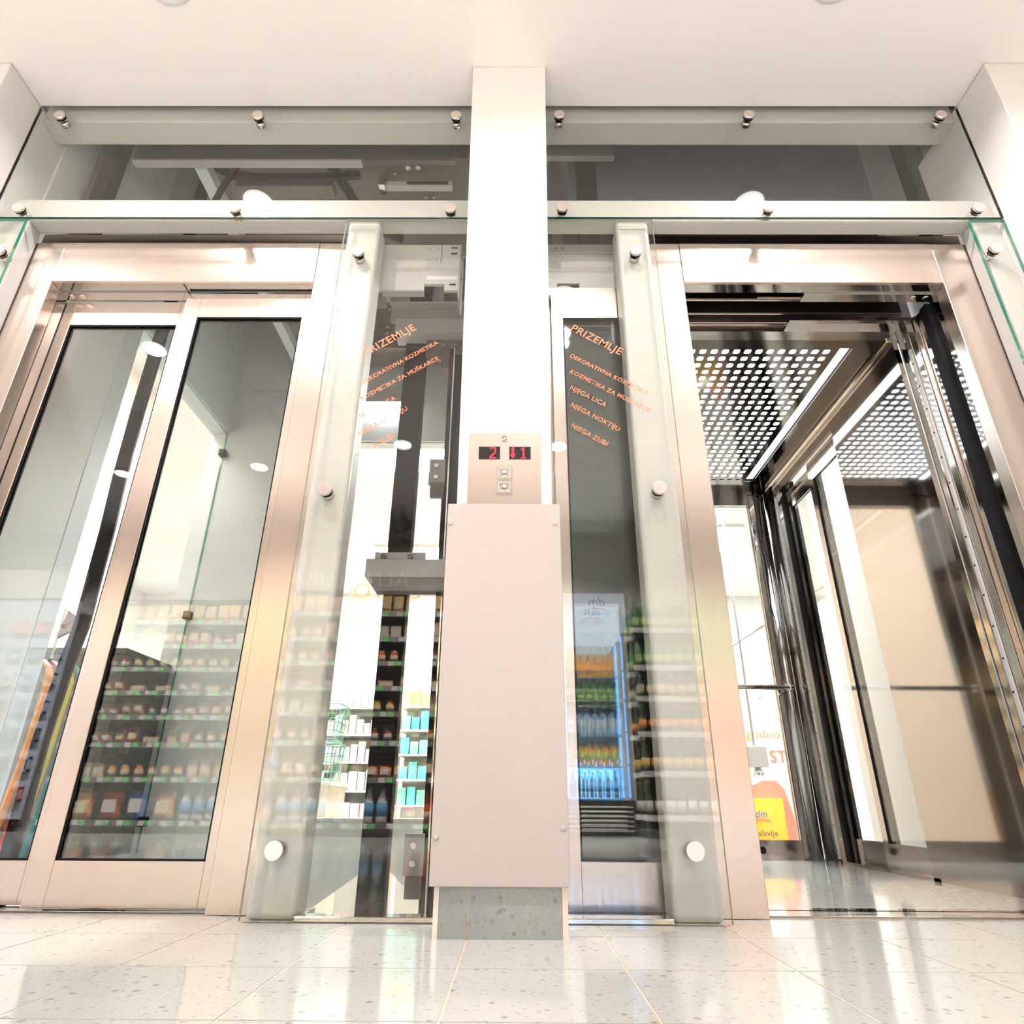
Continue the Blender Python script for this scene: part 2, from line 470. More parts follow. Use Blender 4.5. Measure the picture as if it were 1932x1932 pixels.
# ---- glass panels with standoff bolts
def standoff(parent, x, z, yg=1.825):
    s = cyl('standoff', (x, yg - .02, z), (x, yg - .0075, z), .0225, 'cap', parent, 28)
    for p in s.data.polygons: p.use_smooth = len(p.vertices) == 4
    cyl('rubber_ring', (x, yg - .0075, z), (x, yg, z), .0215, 'rubber', s, 24)
    cyl('spacer', (x, yg + .012, z), (x, 1.86, z), .0185, 'cap', s, 20)

def gpanel(name, label, x0, x1, z0, z1, bolts, edge='glassedge'):
    t = thing(name, label, 'glass panel', ((x0 + x1) / 2, 1.831, z0))
    pane('glass_sheet', x0, x1, 1.825, 1.837, z0, z1, t, 'glass', edge)
    for x, z in bolts: standoff(t, x, z)
    return t
gpanel('transom_glass', 'wide glass panel above the closed left elevator, held by six steel buttons', -2.08, -.184, 2.362, 3.06,
       [(x, z) for x in (-1.965, -1.112, -.261) for z in (2.948, 2.396)], 'glassdark')
gpanel('transom_glass', 'wide glass panel above the open right elevator, held by six steel buttons', .117, 1.905, 2.366, 3.06,
       [(x, z) for x in (.18, .991, 1.809) for z in (2.953, 2.403)], 'glassdark')
gl = gpanel('side_glass', 'tall glass pane with orange lettering left of the column', -.669, -.182, .004, 2.352,
            [(-.601, z) for z in (2.168, 1.166, .157)], 'glassclear')
gr = gpanel('side_glass', 'tall glass pane with orange lettering right of the column', .118, .531, .004, 2.352,
            [(.452, z) for z in (2.174, 1.174, .162)], 'glassclear')
gpanel('edge_glass', 'narrow green-edged glass strip against the left wall pillar', -2.078, -1.932, .004, 2.352,
       [(-1.968, z) for z in (2.17, 1.17, .16)])
gpanel('edge_glass', 'narrow green-edged glass strip against the right wall pillar', 1.768, 1.903, .004, 2.352,
       [(1.812, z) for z in (2.19, 1.18, .165)])
for g_, xa, xb in ((gl, -.541, -.18), (gr, .118, .393)):
    box('bottom_channel', xa, xb, 1.842, 1.90, .0, .012, 'chrome', g_, .002)
TX = [('PRIZEMLJE', -.527, 1.691, -.359, 1.807), ('DEKORATIVNA KOZMETIKA', -.525, 1.573, -.275, 1.745),
      ('KOZMETIKA ZA MUŠKARCE', -.522, 1.505, -.269, 1.676), ('NJEGA LICA', -.519, 1.435, -.406, 1.511),
      ('NJEGA NOKTIJU', -.515, 1.368, -.364, 1.469), ('NJEGA ZUBI', -.511, 1.285, -.398, 1.363),
      ('PRIZEMLJE', .19, 1.808, .36, 1.699), ('DEKORATIVNA KOZMETIKA', .186, 1.69, .443, 1.532),
      ('KOZMETIKA ZA MUŠKARCE', .183, 1.623, .444, 1.462), ('NJEGA LICA', .181, 1.556, .298, 1.484),
      ('NJEGA NOKTIJU', .181, 1.487, .337, 1.389), ('NJEGA ZUBI', .18, 1.405, .294, 1.333)]
for s, xa, za, xb, zb in TX:
    a = math.atan2(zb - za, xb - xa)
    text('lettering', s, 'letter', gl if xa < 0 else gr, (xa, 1.8245, za), facing_cam(a), width=math.hypot(xb - xa, zb - za), depth=0)

# ================================================================== ELEVATOR FRONTS
def surround(label, xo0, xi0, xi1, xo1):
    t = thing('elevator_door_surround', label, 'door frame', ((xi0 + xi1) / 2, 1.95, 0))
    box('jamb', xo0, xi0 - .0012, 1.931, 1.985, 0, 2.337, 'steel', t, .0015)
    box('jamb', xi1 + .0012, xo1, 1.931, 1.985, 0, 2.337, 'steel', t, .0015)
    if xi0 < 0: box('jamb_return', xi0 - .03, xi0 - .001, 1.985, 2.03, 0, 2.13, 'mirror', t)
    box('jamb_return', xi1 + .001, xi1 + .03, 1.985, 2.03, 0, 2.13, 'mirror', t)
    box('header_panel', xi0, xi1, 1.93, 1.944, 2.134, 2.337, 'steel_h', t, .0012)
    box('head_strip', xo0, xo1, 1.957, 1.97, 2.337, 2.41, 'steel_h', t)
    box('header_soffit', xi0, xi1, 1.944, 1.987, 2.134, 2.15, 'mirror', t)
    return t
ls = surround('brushed steel frame around the closed left elevator door', -1.962, -1.833, -.799, -.672)
rs = surround('brushed steel frame around the open right elevator doorway', .525, .658, 1.672, 1.82)

def leaf(parent, x0, x1, y0, y1, z0, z1, sl, sr_, bot, top, m='steel'):
    """framed glass door leaf: two stiles, two rails, gasket and pane"""
    lf = box('leaf_stile', x0, x0 + sl, y0, y1, z0, z1, m, parent, .0015)
    box('leaf_stile', x1 - sr_, x1, y0, y1, z0, z1, m, parent, .0015)
    box('leaf_rail', x0 + sl, x1 - sr_, y0 + .0005, y1 - .0005, z0, z0 + bot, 'steel_h', parent, .0012)
    box('leaf_rail', x0 + sl, x1 - sr_, y0 + .0005, y1 - .0005, z1 - top, z1, 'steel_h', parent, .0012)
    xa, xb, za, zb = x0 + sl, x1 - sr_, z0 + bot, z1 - top
    g = .005
    boxes('gasket', [(xa, xa + g, y0 + .004, y1 - .004, za, zb), (xb - g, xb, y0 + .004, y1 - .004, za, zb),
                     (xa, xb, y0 + .004, y1 - .004, za, za + g), (xa, xb, y0 + .004, y1 - .004, zb - g, zb)], 'rubber', parent)
    pane('glass_sheet', xa + g, xb - g, (y0 + y1) / 2 - .004, (y0 + y1) / 2 + .004, za + g, zb - g, parent, 'doorglass', 'rubber')

ld = thing('elevator_door_leaf', 'leading glass door leaf of the closed left elevator, its right half', 'door', (-1.05, 2.0, 0))
leaf(ld, -1.318, -.802, 1.986, 2.014, .006, 2.122, .062, .042, .112, .118)
ld2 = thing('elevator_door_leaf', 'rear glass door leaf of the closed left elevator, its left half', 'door', (-1.56, 2.05, 0))
leaf(ld2, -1.845, -1.30, 2.034, 2.062, .006, 2.122, .055, .062, .108, .118)
box('edge_seal', -1.853, -1.846, 2.032, 2.062, .006, 2.122, 'rubber', ld2)
rd = thing('elevator_door_leaf', 'open front door leaf of the right elevator, parked behind the lettered glass', 'door', (.4, 2.0, 0))
leaf(rd, .138, .652, 1.986, 2.014, .006, 2.122, .045, .06, .118, .118)
rd2 = thing('elevator_door_leaf', 'open rear door leaf of the right elevator, parked behind the front leaf', 'door', (.4, 2.05, 0))
leaf(rd2, .12, .645, 2.034, 2.062, .006, 2.122, .055, .06, .118, .118)

# sills
for nm, xa, xb in (('grooved steel door sill under the closed left elevator', -1.833, -.55), ('grooved steel door sill in the open right elevator doorway', .1, 1.672)):
    t = thing('door_sill', nm, 'sill', ((xa + xb) / 2, 2, 0))
    for k, y in enumerate((1.985, 2.008, 2.031, 2.054)):
        box('sill_strip', xa, xb, y, y + .017, -.012, .0015 if xa > 0 else .0, 'chrome', t, .001)
    box('sill_bed', xa, xb, 1.93, 2.08, -.05, -.011, 'grey', t)

# door operators (header boxes) above the leaves, seen beside the column
op = thing('door_operator', 'light grey door operator box at the top of the left shaft', 'operator box', (-.39, 2.02, 2.15))
boxes('cover_plate', [(-1.8, -.375, 1.998, 2.012, 2.153, 2.40), (-.375, -.292, 1.998, 2.012, 2.186, 2.40), (-.292, -.236, 1.998, 2.012, 2.153, 2.40)], 'lightgrey', op)
box('cover_shelf', -.545, -.375, 1.996, 2.03, 2.147, 2.154, 'grey', op)
box('end_bracket', -.236, -.229, 1.994, 2.10, 2.11, 2.402, 'grey', op)
for z in (2.383, 2.351, 2.183):
    box('slot', -.272, -.246, 1.9965, 1.9985, z - .0035, z + .0035, 'black', op)
for x in (-.36, -.33):
    for z in (2.377, 2.32): cyl('hole', (x, 1.9965, z), (x, 1.9985, z), .002, 'black', op, 8)
tube('drip_stain', [(-.312, 1.9975, 2.398), (-.3115, 1.9975, 2.33), (-.3135, 1.9975, 2.30)], .0025, 'grey', op, 6)
box('white_sticker', -.365, -.242, 1.9965, 1.9985, 2.207, 2.228, 'white', op)
for z in (2.36, 2.235): cyl('bolt', (-.229, 2.02, z), (-.218, 2.02, z), .008, 'bolt', op, 10)
op2 = thing('door_operator', 'light grey door operator box at the top of the right shaft', 'operator box', (.6, 2.02, 2.15))
boxes('cover_plate', [(.06, .165, 1.998, 2.012, 2.166, 2.34), (.165, .255, 1.998, 2.012, 2.19, 2.34), (.255, .66, 1.998, 2.012, 2.166, 2.34)], 'lightgrey', op2)
box('upper_plate', .06, .66, 2.004, 2.02, 2.34, 2.41, 'grey', op2)
boxes('track_ridge', [(.06, .66, 1.992, 2.004, z, z + .006) for z in (2.336, 2.349)], 'lightgrey', op2)
for x in (.165, .195):
    for z in (2.385, 2.33): cyl('hole', (x, 1.996, z), (x, 2.004, z), .002, 'black', op2, 8)
box('hanger_plate', .105, .652, 1.99, 2.01, 2.122, 2.16, 'steel_h', op2)

# ================================================================== LEFT SHAFT
struct(box('wall_shaft_left', -2.2, -2.07, 2.0, 2.72, -1.2, 6, 'shaftwall'))
struct(box('trim_1', -2.2, -2.068, 2.72, 2.83, -1.2, 6, 'shaftblue'))
struct(box('wall_shaft_rear', -2.2, -1.52, 4.0, 4.12, -1.2, 6, 'shaftwall'))
struct(box('trim_2', -1.52, -.36, 4.0, 4.12, 2.63, 6, 'shaftwall'))
struct(box('trim_3', -.36, .12, 4.0, 4.12, -1.2, 6, 'shaftwall'))
struct(box('trim_4', -1.52, -.36, 4.0, 4.12, -1.2, -.6, 'lightgrey'))
struct(box('trim_5', -2.2, -2.07, 2.83, 4.12, 2.68, 6, 'shaftblue'))
struct(box('wall_shade_backing', .03, .52, 2.34, 2.38, -1.2, 2.9, 'shaftshade'))  # dark backing added for the shade beyond the open leaves
struct(box('wall_shaft_divider', .0, .03, 2.9, 4.0, -1.2, 6, 'shaftwall'))
struct(box('wall_shaft_right', 2.05, 2.2, 2.05, 4.1, -1.2, 6, 'shaftwall'))
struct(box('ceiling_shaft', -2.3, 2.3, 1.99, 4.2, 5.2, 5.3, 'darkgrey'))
struct(box('floor_pit', -2.2, .03, 1.98, 4.1, -1.2, -1.1, 'lightgrey'))
struct(box('wall_pit_front', -2.2, .03, 1.94, 1.98, -1.2, -.05, 'lightgrey'))
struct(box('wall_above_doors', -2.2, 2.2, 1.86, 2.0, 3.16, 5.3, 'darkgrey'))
pd = thing('stair_side_panel', 'pale grey stair side panel with a slanting lower edge behind the left shaft', 'panel', (-.9, 4.32, -.35))
poly('panel', [(-1.7, .16), (-1.7, -.62), (-1.19, -.314), (-.80, -.05), (-.60, -.22), (-.30, -.30), (-.30, .16)], 4.30, 4.34, 'shaftwall', pd)
box('top_plate', -1.7, -.30, 4.27, 4.36, .16, .172, 'white', pd)
box('foot', -1.72, -1.66, 4.30, 4.34, -.62, .1, 'grey', pd)

# rear and side glazing of the left shaft
rg = thing('rear_glass', 'glass pane closing the back of the left shaft with orange words', 'glass panel', (-.94, 4.02, -.6))
pane('glass_sheet', -1.50, -.38, 4.02, 4.03, -.6, 2.63, rg)
for s, x, z, wd in (('OVJEČ', -1.06, 1.46, .44), ('otvoren', -1.16, 1.29, .52), ('sretljiv', -.66, 1.30, .22), ('prija', -.62, 1.13, .15)):
    text('lettering', s, 'letter_o', rg, (x, 4.018, z), facing_cam(), width=wd, depth=.0004)
sg = thing('shaft_side_glass', 'clipped glass pane in the left side of the left shaft', 'glass panel', (-2.08, 3.4, 0))
pane('glass_sheet', -2.09, -2.08, 2.84, 3.995, .0, 2.675, sg, axis='x')
for z in (2.51, 1.333, .155):
    box('clip', -2.10, -2.055, 3.955, 3.998, z - .025, z + .025, 'black', sg, .004)

# travelling cable
pts = []
for z, dx in ((4.6, 0), (3.0, 0), (2.4, .002), (1.9, -.004), (1.56, .0), (1.3, .012), (1.1, .014), (.9, .018), (.75, .002), (.46, -.012), (.2, -.008), (-.3, 0), (-.9, 0)):
    pts.append((-1.735 + dx, 2.5, z))
tc_ = tag(tube('travelling_cable', pts, .01, 'black', None, flat=(.031, .006)), 'flat black ribbed travelling cable hanging inside the left shaft', 'cable')
boxes('rib', [(-1.735 + k * .011 - .0012, -1.735 + k * .011 + .0012, 2.492, 2.4942, 1.9, 3.0) for k in (-2, -1, 0, 1, 2)], 'darkgrey', tc_)

# mast, guide rail, bracket
ms = thing('guide_mast', 'broad dark steel mast rising through the middle of the left shaft', 'mast', (-.56, 2.93, -1.1))
box('profile', -.618, -.506, 2.90, 2.98, -1.1, 5, 'dark', ms, .003)
box('joint_plate', -.60, -.52, 2.895, 2.90, 1.95, 2.12, 'black', ms)
gd = thing('guide_rail', 'thin dark guide rail with bolted brackets close to the column', 'rail', (-.31, 2.72, -1.1))
box('rail_web', -.345, -.318, 2.70, 2.76, -1.1, 2.42, 'dark', gd)
box('rail_flange', -.318, -.245, 2.75, 2.765, -1.1, 2.42, 'black', gd)
box('rail_edge', -.322, -.316, 2.694, 2.70, -1.1, 2.42, 'chrome', gd)
for z in (1.72, .12):
    br = box('bracket', -.41, -.335, 2.69, 2.70, z - .1, z + .04, 'grey', gd)
    box('bracket_foot', -.395, -.335, 2.66, 2.69, z - .17, z - .1, 'darkgrey', gd)
    for q in (.0, -.06): cyl('bolt', (-.375, 2.68, z + q), (-.375, 2.69, z + q), .011, 'bolt', gd, 12)
ba = thing('support_bracket', 'grey bolted crossbar bracket holding the dark mast', 'bracket', (-.45, 2.6, 1.1))
box('bar', -.641, -.2, 2.60, 2.72, 1.139, 1.22, 'grey', ba, .002)
box('bar_lip', -.61, -.2, 2.61, 2.74, 1.102, 1.139, 'darkgrey', ba)
box('clamp_plate', -.612, -.391, 2.63, 2.645, 1.2, 1.262, 'grey', ba, .002)
for x in (-.572, -.456): cyl('bolt', (x, 2.61, 1.236), (x, 2.63, 1.236), .013, 'darkgrey', ba, 6, smooth=False)

# crossbeam and gusset high in the left shaft
hb = thing('cross_beam', 'light grey flanged crossbeam high in the left shaft', 'beam', (-.4, 2.85, 2.6))
box('web', -.70, .0, 2.82, 2.84, 2.70, 2.80, 'grey', hb)
box('upper_flange', -.70, .0, 2.78, 2.90, 2.795, 2.806, 'lightgrey', hb)
box('lower_flange', -.665, .0, 2.80, 2.92, 2.612, 2.705, 'lightgrey', hb, .002)
poly('end_strap', [(-.735, 2.60), (-.695, 2.60), (-.69, 2.70), (-.705, 2.86), (-.735, 2.86)], 2.84, 2.85, 'darkgrey', hb)
for z in (2.625, 2.665, 2.79, 2.83): cyl('bolt', (-.712, 2.82, z), (-.712, 2.84, z), .009, 'bolt', hb, 10)
tube('stay', [(-.76, 2.80, 3.02), (-.715, 2.80, 2.82)], .01, 'lightgrey', hb, flat=(.012, .003))
gs = thing('gusset_plate', 'brown bolted gusset plate under the crossbeam', 'plate', (-.38, 2.88, 2.4))
poly('plate', [(-.50, 2.61), (-.50, 2.50), (-.40, 2.42), (-.20, 2.42), (-.20, 2.61)], 2.87, 2.885, 'under', gs)
for x, z in ((-.40, 2.565), (-.335, 2.565), (-.32, 2.46), (-.365, 2.46), (-.415, 2.46), (-.33, 2.50)):
    cyl('bolt', (x, 2.855, z), (x, 2.87, z), .010, 'bolt', gs, 10)
up_ = thing('upper_steelwork', 'dark brown horizontal plates at the back of the left shaft top', 'steelwork', (-.8, 3.3, 2.75))
box('plate', -1.05, -.62, 3.2, 3.23, 2.82, 3.13, 'under', up_)
box('plate', -.62, -.2, 3.3, 3.33, 2.85, 3.14, 'darkgrey', up_)
box('channel', -.50, -.44, 2.99, 3.03, 2.80, 3.14, 'lightgrey', up_)

# the left car waits one floor up: its underside shows through the transom
lc = thing('elevator_car', 'underside of the left elevator car parked one floor up', 'elevator car', (-1.0, 3.0, 3.1))
box('apron', -1.86, -.30, 2.13, 2.16, 3.09, 3.35, 'darkgrey', lc, .002)
box('apron_lip', -1.86, -.75, 2.125, 2.165, 3.082, 3.092, 'grey', lc)
boxes('floor_pan', [(-1.60, -.25, 2.20, 2.85, 3.20, 3.32), (-1.60, -.64, 2.85, 3.90, 3.20, 3.32)], 'under', lc)
boxes('floor_rib', [(-1.45, -.95, y, y + .08, 3.15, 3.20) for y in (2.32, 2.55, 2.85, 3.2, 3.55)], 'under', lc)
box('pan_edge', -1.60, -1.54, 2.18, 3.9, 3.13, 3.21, 'shaftblue', lc)
for xa, xb in ((-.70, -.33),):
    box('safety_gear', xa, xa + .03, 2.28, 2.34, 3.11, 3.19, 'chrome', lc)
    box('safety_bar', xa + .03, xb, 2.30, 2.335, 3.13, 3.16, 'lightgrey', lc)
    box('safety_slot', xa + .14, xb - .02, 2.295, 2.30, 3.137, 3.153, 'black', lc)
    for x in (-.55, -.50): cyl('bolt', (x, 2.25, 3.19), (x, 2.25, 3.20), .014, 'bolt', lc, 12)
    for x, y in ((-.62, 2.28), (-.48, 2.42), (-.44, 2.42), (-.58, 2.46)): cyl('bolt', (x, y, 3.185), (x, y, 3.20), .009, 'bolt', lc, 10)
def arc(x0, x1, y, z0, dip, n=14):
    return [(x0 + (x1 - x0) * k / n, y, z0 - dip * math.sin(PI * k / n) ** .7) for k in range(n + 1)]
tube('cable_loop', [(-1.52, 2.25, 3.2), (-1.44, 2.25, 3.14), (-1.30, 2.25, 3.12), (-1.05, 2.25, 3.12), (-.92, 2.25, 3.13), (-.8, 2.28, 3.18)], .01, 'dark', lc, flat=(.022, .01))
tube('cable_loop', [(-.93, 2.22, 3.17), (-.86, 2.3, 3.10), (-.80, 2.38, 3.02), (-.72, 2.44, 2.98), (-.6, 2.5, 2.97)], .01, 'dark', lc, flat=(.022, .008))
tube('cable_drop', [(-1.38, 2.2, 3.17), (-1.43, 2.2, 3.0), (-1.47, 2.2, 2.8)], .01, 'dark', lc, flat=(.014, .006))
# side channels in the shaft heads
for nm, x, lab in (('shaft_channel', -2.04, 'dark vertical channel at the left end of the upper glazing'), ('shaft_channel', 1.97, 'dark vertical channel at the right end of the upper glazing')):
    s = 1 if x < 0 else -1
    t = thing(nm, lab, 'channel', (x, 2.2, 2.5))
    box('channel', min(x, x + s * .03), max(x, x + s * .03), 2.14, 2.24, 2.45, 5, 'darkgrey', t)
    box('channel_lip', min(x + s * .03, x + s * .05), max(x + s * .03, x + s * .05), 2.21, 2.26, 2.45, 5, 'dark', t)
# head of the right shaft: grey screen toned as the shaded rear wall, and hanging rails
rh = thing('shaded_wall_screen', 'smooth grey screen toned as the shaded rear wall of the right shaft head', 'screen', (1.2, 2.6, 2.6))
box('sheet', .30, 2.04, 2.62, 2.64, 2.45, 5, 'shadedwall', rh)
box('cross_bar', -.1, .485, 2.18, 2.21, 3.19, 3.30, 'grey', rh)
box('rail', .30, .395, 2.24, 2.30, 2.5, 3.6, 'dark', rh)
box('rail', .17, .22, 2.24, 2.27, 2.5, 3.6, 'darkgrey', rh)

# ================================================================== RIGHT CAR
XL, XR, YF, YB, ZC = .55, 1.62, 2.23, 3.80, 2.11
car = thing('elevator_car', 'open right elevator car with mirror steel walls and perforated light ceiling', 'elevator car', (1.085, 3.0, 0))
box('car_floor', XL - .03, XR + .07, 2.085, YB + .05, -.06, .0, 'terrazzo', car)
box('car_sill', XL, XR + .05, 2.082, 2.12, -.02, .002, 'chrome', car)
# left wall, front return, rear wall
box('left_wall', XL - .03, XL, YF, YB, 0, ZC, 'car_steel', car)
box('rear_post', 1.515, XR, YB, YB + .05, 0, ZC, 'car_steel', car, .004)
box('rear_post', XL, .655, YB, YB + .05, 0, ZC, 'car_steel', car, .004)
box('rear_sill', .655, 1.515, YB, YB + .05, 0, .092, 'car_steel', car)
box('rear_head', .655, 1.515, YB, YB + .05, 2.035, ZC, 'car_steel', car)
pane('rear_window', .655, 1.515, YB + .02, YB + .03, .092, 2.035, car, 'glass', 'black')
cyl('rear_cove', (1.585, YB + .02, .0), (1.585, YB + .02, ZC), .04, 'car_steel', car, 24)
box('right_mirror_panel', XR, XR + .02, YF, 2.845, 0, ZC, 'mirror', car)
box('right_head', XR, XR + .02, 2.845, 3.60, 2.02, ZC, 'car_steel', car)
box('right_corner_panel', XR, XR + .02, 3.60, YB, 0, ZC, 'car_steel', car)
box('corner_light_rail', XR - .022, XR, YF, YB, ZC - .022, ZC, 'chrome', car, .004)
# side door leaves (second entrance of the car)
def leaf_x(x0, x1, ya, yb, ztop):
    for a, b in ((ya, ya + .045), (yb - .045, yb)):
        box('side_leaf_stile', x0, x1, a, b, .005, ztop, 'car_steel', car)
    box('side_leaf_rail', x0, x1, ya + .045, yb - .045, .005, .112, 'car_steel', car)
    box('side_leaf_rail', x0, x1, ya + .045, yb - .045, ztop - .115, ztop, 'car_steel', car)
    boxes('side_leaf_gasket', [(x0 + .003, x1 - .003, ya + .045, ya + .052, .112, ztop - .115), (x0 + .003, x1 - .003, yb - .052, yb - .045, .112, ztop - .115)], 'rubber', car)
    pane('side_leaf_glass', (x0 + x1) / 2 - .004, (x0 + x1) / 2 + .004, ya + .052, yb - .052, .112, ztop - .115, car, 'doorglass', 'rubber', axis='x')
leaf_x(1.642, 1.662, 2.80, 3.215, 2.02)
leaf_x(1.675, 1.695, 3.17, 3.60, 2.02)
def dotted(x0, x1, y0, y1, nrm):
    s = box('light_curtain', x0, x1, y0, y1, .02, 2.0, 'lightgrey', car)
    for k in range(18):
        z = .06 + k * .11
        if nrm == 'x': cyl('sensor_dot', (x0 - .0008, (y0 + y1) / 2, z), (x0, (y0 + y1) / 2, z), .0045, 'black', s, 8)
        else: cyl('sensor_dot', ((x0 + x1) / 2, y0 - .0008, z), ((x0 + x1) / 2, y0, z), .0045, 'black', s, 8)
dotted(1.612, 1.62, 3.605, 3.625, 'x')
dotted(1.640, 1.648, 2.168, 2.182, 'x')
box('side_leak_strip', XR, 1.72, 2.80, 3.62, -.01, .012, 'car_steel', car)  # strip added to stop light leaking under the side leaves
box('pocket_leak_strip', XR + .02, 1.73, 3.64, 3.66, 0, 2.1, 'car_steel', car)  # fillers added to close the bright gap beside the rear leaf
box('pocket_leak_strip', 1.70, 1.73, 3.58, 3.64, 0, 2.1, 'black', car)
box('pocket_edge_filler', 1.664, 1.674, 3.605, 3.64, 0, 2.02, 'black', car)
# front return on the right: profiles between landing and car
box('return_panel', 1.645, 1.665, 2.185, YF, 0, ZC, 'car_steel', car)
box('copper_strip', 1.652, 1.672, 2.105, 2.125, 0, 2.12, 'steel', car)
box('steel_strip', 1.648, 1.668, 2.127, 2.16, 0, 2.12, 'car_steel', car)
box('rubber_strip', 1.654, 1.70, 2.032, 2.072, 0, 2.12, 'rubber', car)
box('steel_strip', 1.66, 1.70, 2.074, 2.103, 0, 2.12, 'mirror', car)
# car header over the entrance
box('car_header', XL, XR + .05, 2.18, 2.236, 2.10, 2.20, 'car_steel', car)
box('car_header_lip', 1.15, XR + .05, 2.135, 2.18, 2.122, 2.14, 'mirror', car)
box('operator_beam', XL, XR + .05, 2.19, 2.23, 2.20, 2.75, 'black', car)
box('track', XL, XR + .05, 2.06, 2.17, 2.30, 2.36, 'black', car)
boxes('track_rod', [(XL, 1.64, 2.10, 2.108, 2.20, 2.208), (1.0, 1.5, 2.07, 2.076, 2.185, 2.19), (XL, 1.64, 2.15, 2.156, 2.17, 2.176)], 'steel_h', car)
# lamp ceiling: sheet with real holes, bright sheet above
X0, X1, Y0, Y1 = .68, 1.49, 2.294, 3.612
bm = bmesh.new()
def quad(a, b, c, d, z=ZC): bm.faces.new([bm.verts.new((p[0], p[1], z)) for p in (a, b, c, d)])
pit = .05; ncol, nrow = 13, 26
gx0 = (X0 + X1) / 2 - ncol * pit / 2; gy0 = (Y0 + Y1) / 2 - nrow * pit / 2
gx1, gy1 = gx0 + ncol * pit, gy0 + nrow * pit
hs, cc = .0143, .005
for i in range(ncol):
    for j in range(nrow):
        cx, cy = gx0 + (i + .5) * pit, gy0 + (j + .5) * pit; h = pit / 2
        O = [(cx - h, cy - h), (cx + h, cy - h), (cx + h, cy + h), (cx - h, cy + h)]
        I = [(cx - hs + cc, cy - hs), (cx + hs - cc, cy - hs), (cx + hs, cy - hs + cc), (cx + hs, cy + hs - cc),
             (cx + hs - cc, cy + hs), (cx - hs + cc, cy + hs), (cx - hs, cy + hs - cc), (cx - hs, cy - hs + cc)]
        vo = [bm.verts.new((*p, ZC)) for p in O]; vi = [bm.verts.new((*p, ZC)) for p in I]
        bm.faces.new((vo[0], vo[1], vi[1], vi[0])); bm.faces.new((vo[1], vi[2], vi[1])); bm.faces.new((vo[1], vo[2], vi[3], vi[2]))
        bm.faces.new((vo[2], vi[4], vi[3])); bm.faces.new((vo[2], vo[3], vi[5], vi[4])); bm.faces.new((vo[3], vi[6], vi[5]))
        bm.faces.new((vo[3], vo[0], vi[7], vi[6])); bm.faces.new((vo[0], vi[0], vi[7]))
sx0, sx1 = X0 + .054, X1 - .054
quad((sx0, gy0), (gx0, gy0), (gx0, gy1), (sx0, gy1)); quad((gx1, gy0), (sx1, gy0), (sx1, gy1), (gx1, gy1))
quad((XL, YF), (XR, YF), (XR, gy0), (XL, gy0)); quad((XL, gy1), (XR, gy1), (XR, YB), (XL, YB))
quad((XL, gy0), (X0, gy0), (X0, gy1), (XL, gy1)); quad((X1, gy0), (XR, gy0), (XR, gy1), (X1, gy1))
bmesh.ops.remove_doubles(bm, verts=bm.verts, dist=1e-5)
me = bpy.data.meshes.new('perforated_ceiling'); bm.to_mesh(me); bm.free()
me.transform(Matrix.Translation(-W[car.name]))
pc = link('perforated_ceiling', me, 'ceilsheet', car)
md = pc.modifiers.new('thick', 'SOLIDIFY'); md.thickness = .002; md.offset = 1
box('light_sheet', X0, X1, gy0, gy1, ZC + .02, ZC + .024, 'carlight', car)
boxes('ceiling_tray', [(XL - .03, XR + .05, YF, YB + .05, ZC + .06, ZC + .08), (XL - .03, XL - .01, YF, YB + .05, ZC, ZC + .06), (XR + .03, XR + .05, YF, YB + .05, ZC, ZC + .06),
                       (XL - .03, XR + .05, YF, YF + .01, ZC + .003, ZC + .06), (XL - .03, XR + .05, YB + .04, YB + .05, ZC, ZC + .06)], 'darkgrey', car)
# handrail on the rear wall
hr = cyl('handrail', (.62, YB - .07, .868), (1.575, YB - .07, .868), .014, 'chrome', car, 20)
for x in (.64, 1.555):
    cyl('rail_bracket', (x, YB - .07, .868), (x, YB + .005, .868), .012, 'chrome', hr, 16)
    cyl('rail_collar', (x - .006, YB - .07, .868), (x + .008, YB - .07, .868), .02, 'chrome', hr, 20)
cyl('buffer_knob', (1.30, YB - .012, .045), (1.30, YB, .045), .018, 'black', car, 16)

# screws on the door heads
for (x, y, par) in ((-1.79, 2.005, ls), (-1.745, 2.005, ls), (1.62, 2.005, rs), (1.575, 2.005, rs)):
    pass
for par, xs in ((ls, (-1.80, -1.755)), (rs, (1.595, 1.645))):
    xi0, xi1 = (-1.833, -.799) if par is ls else (.658, 1.672)
    if par is ls:
        box('head_plate', xi0, -1.318, 1.988, 2.032, 2.126, 2.14, 'mirror', par)
        box('head_plate_joint', -1.32, -1.317, 1.945, 1.986, 2.1325, 2.134, 'black', par)
    else:
        box('head_plate', 1.15, xi1, 1.988, 2.03, 2.126, 2.14, 'mirror', par)
    for x in xs:
        cyl('screw', (x, 2.008, 2.1225), (x, 2.008, 2.127), .011, 'chrome', par, 16)

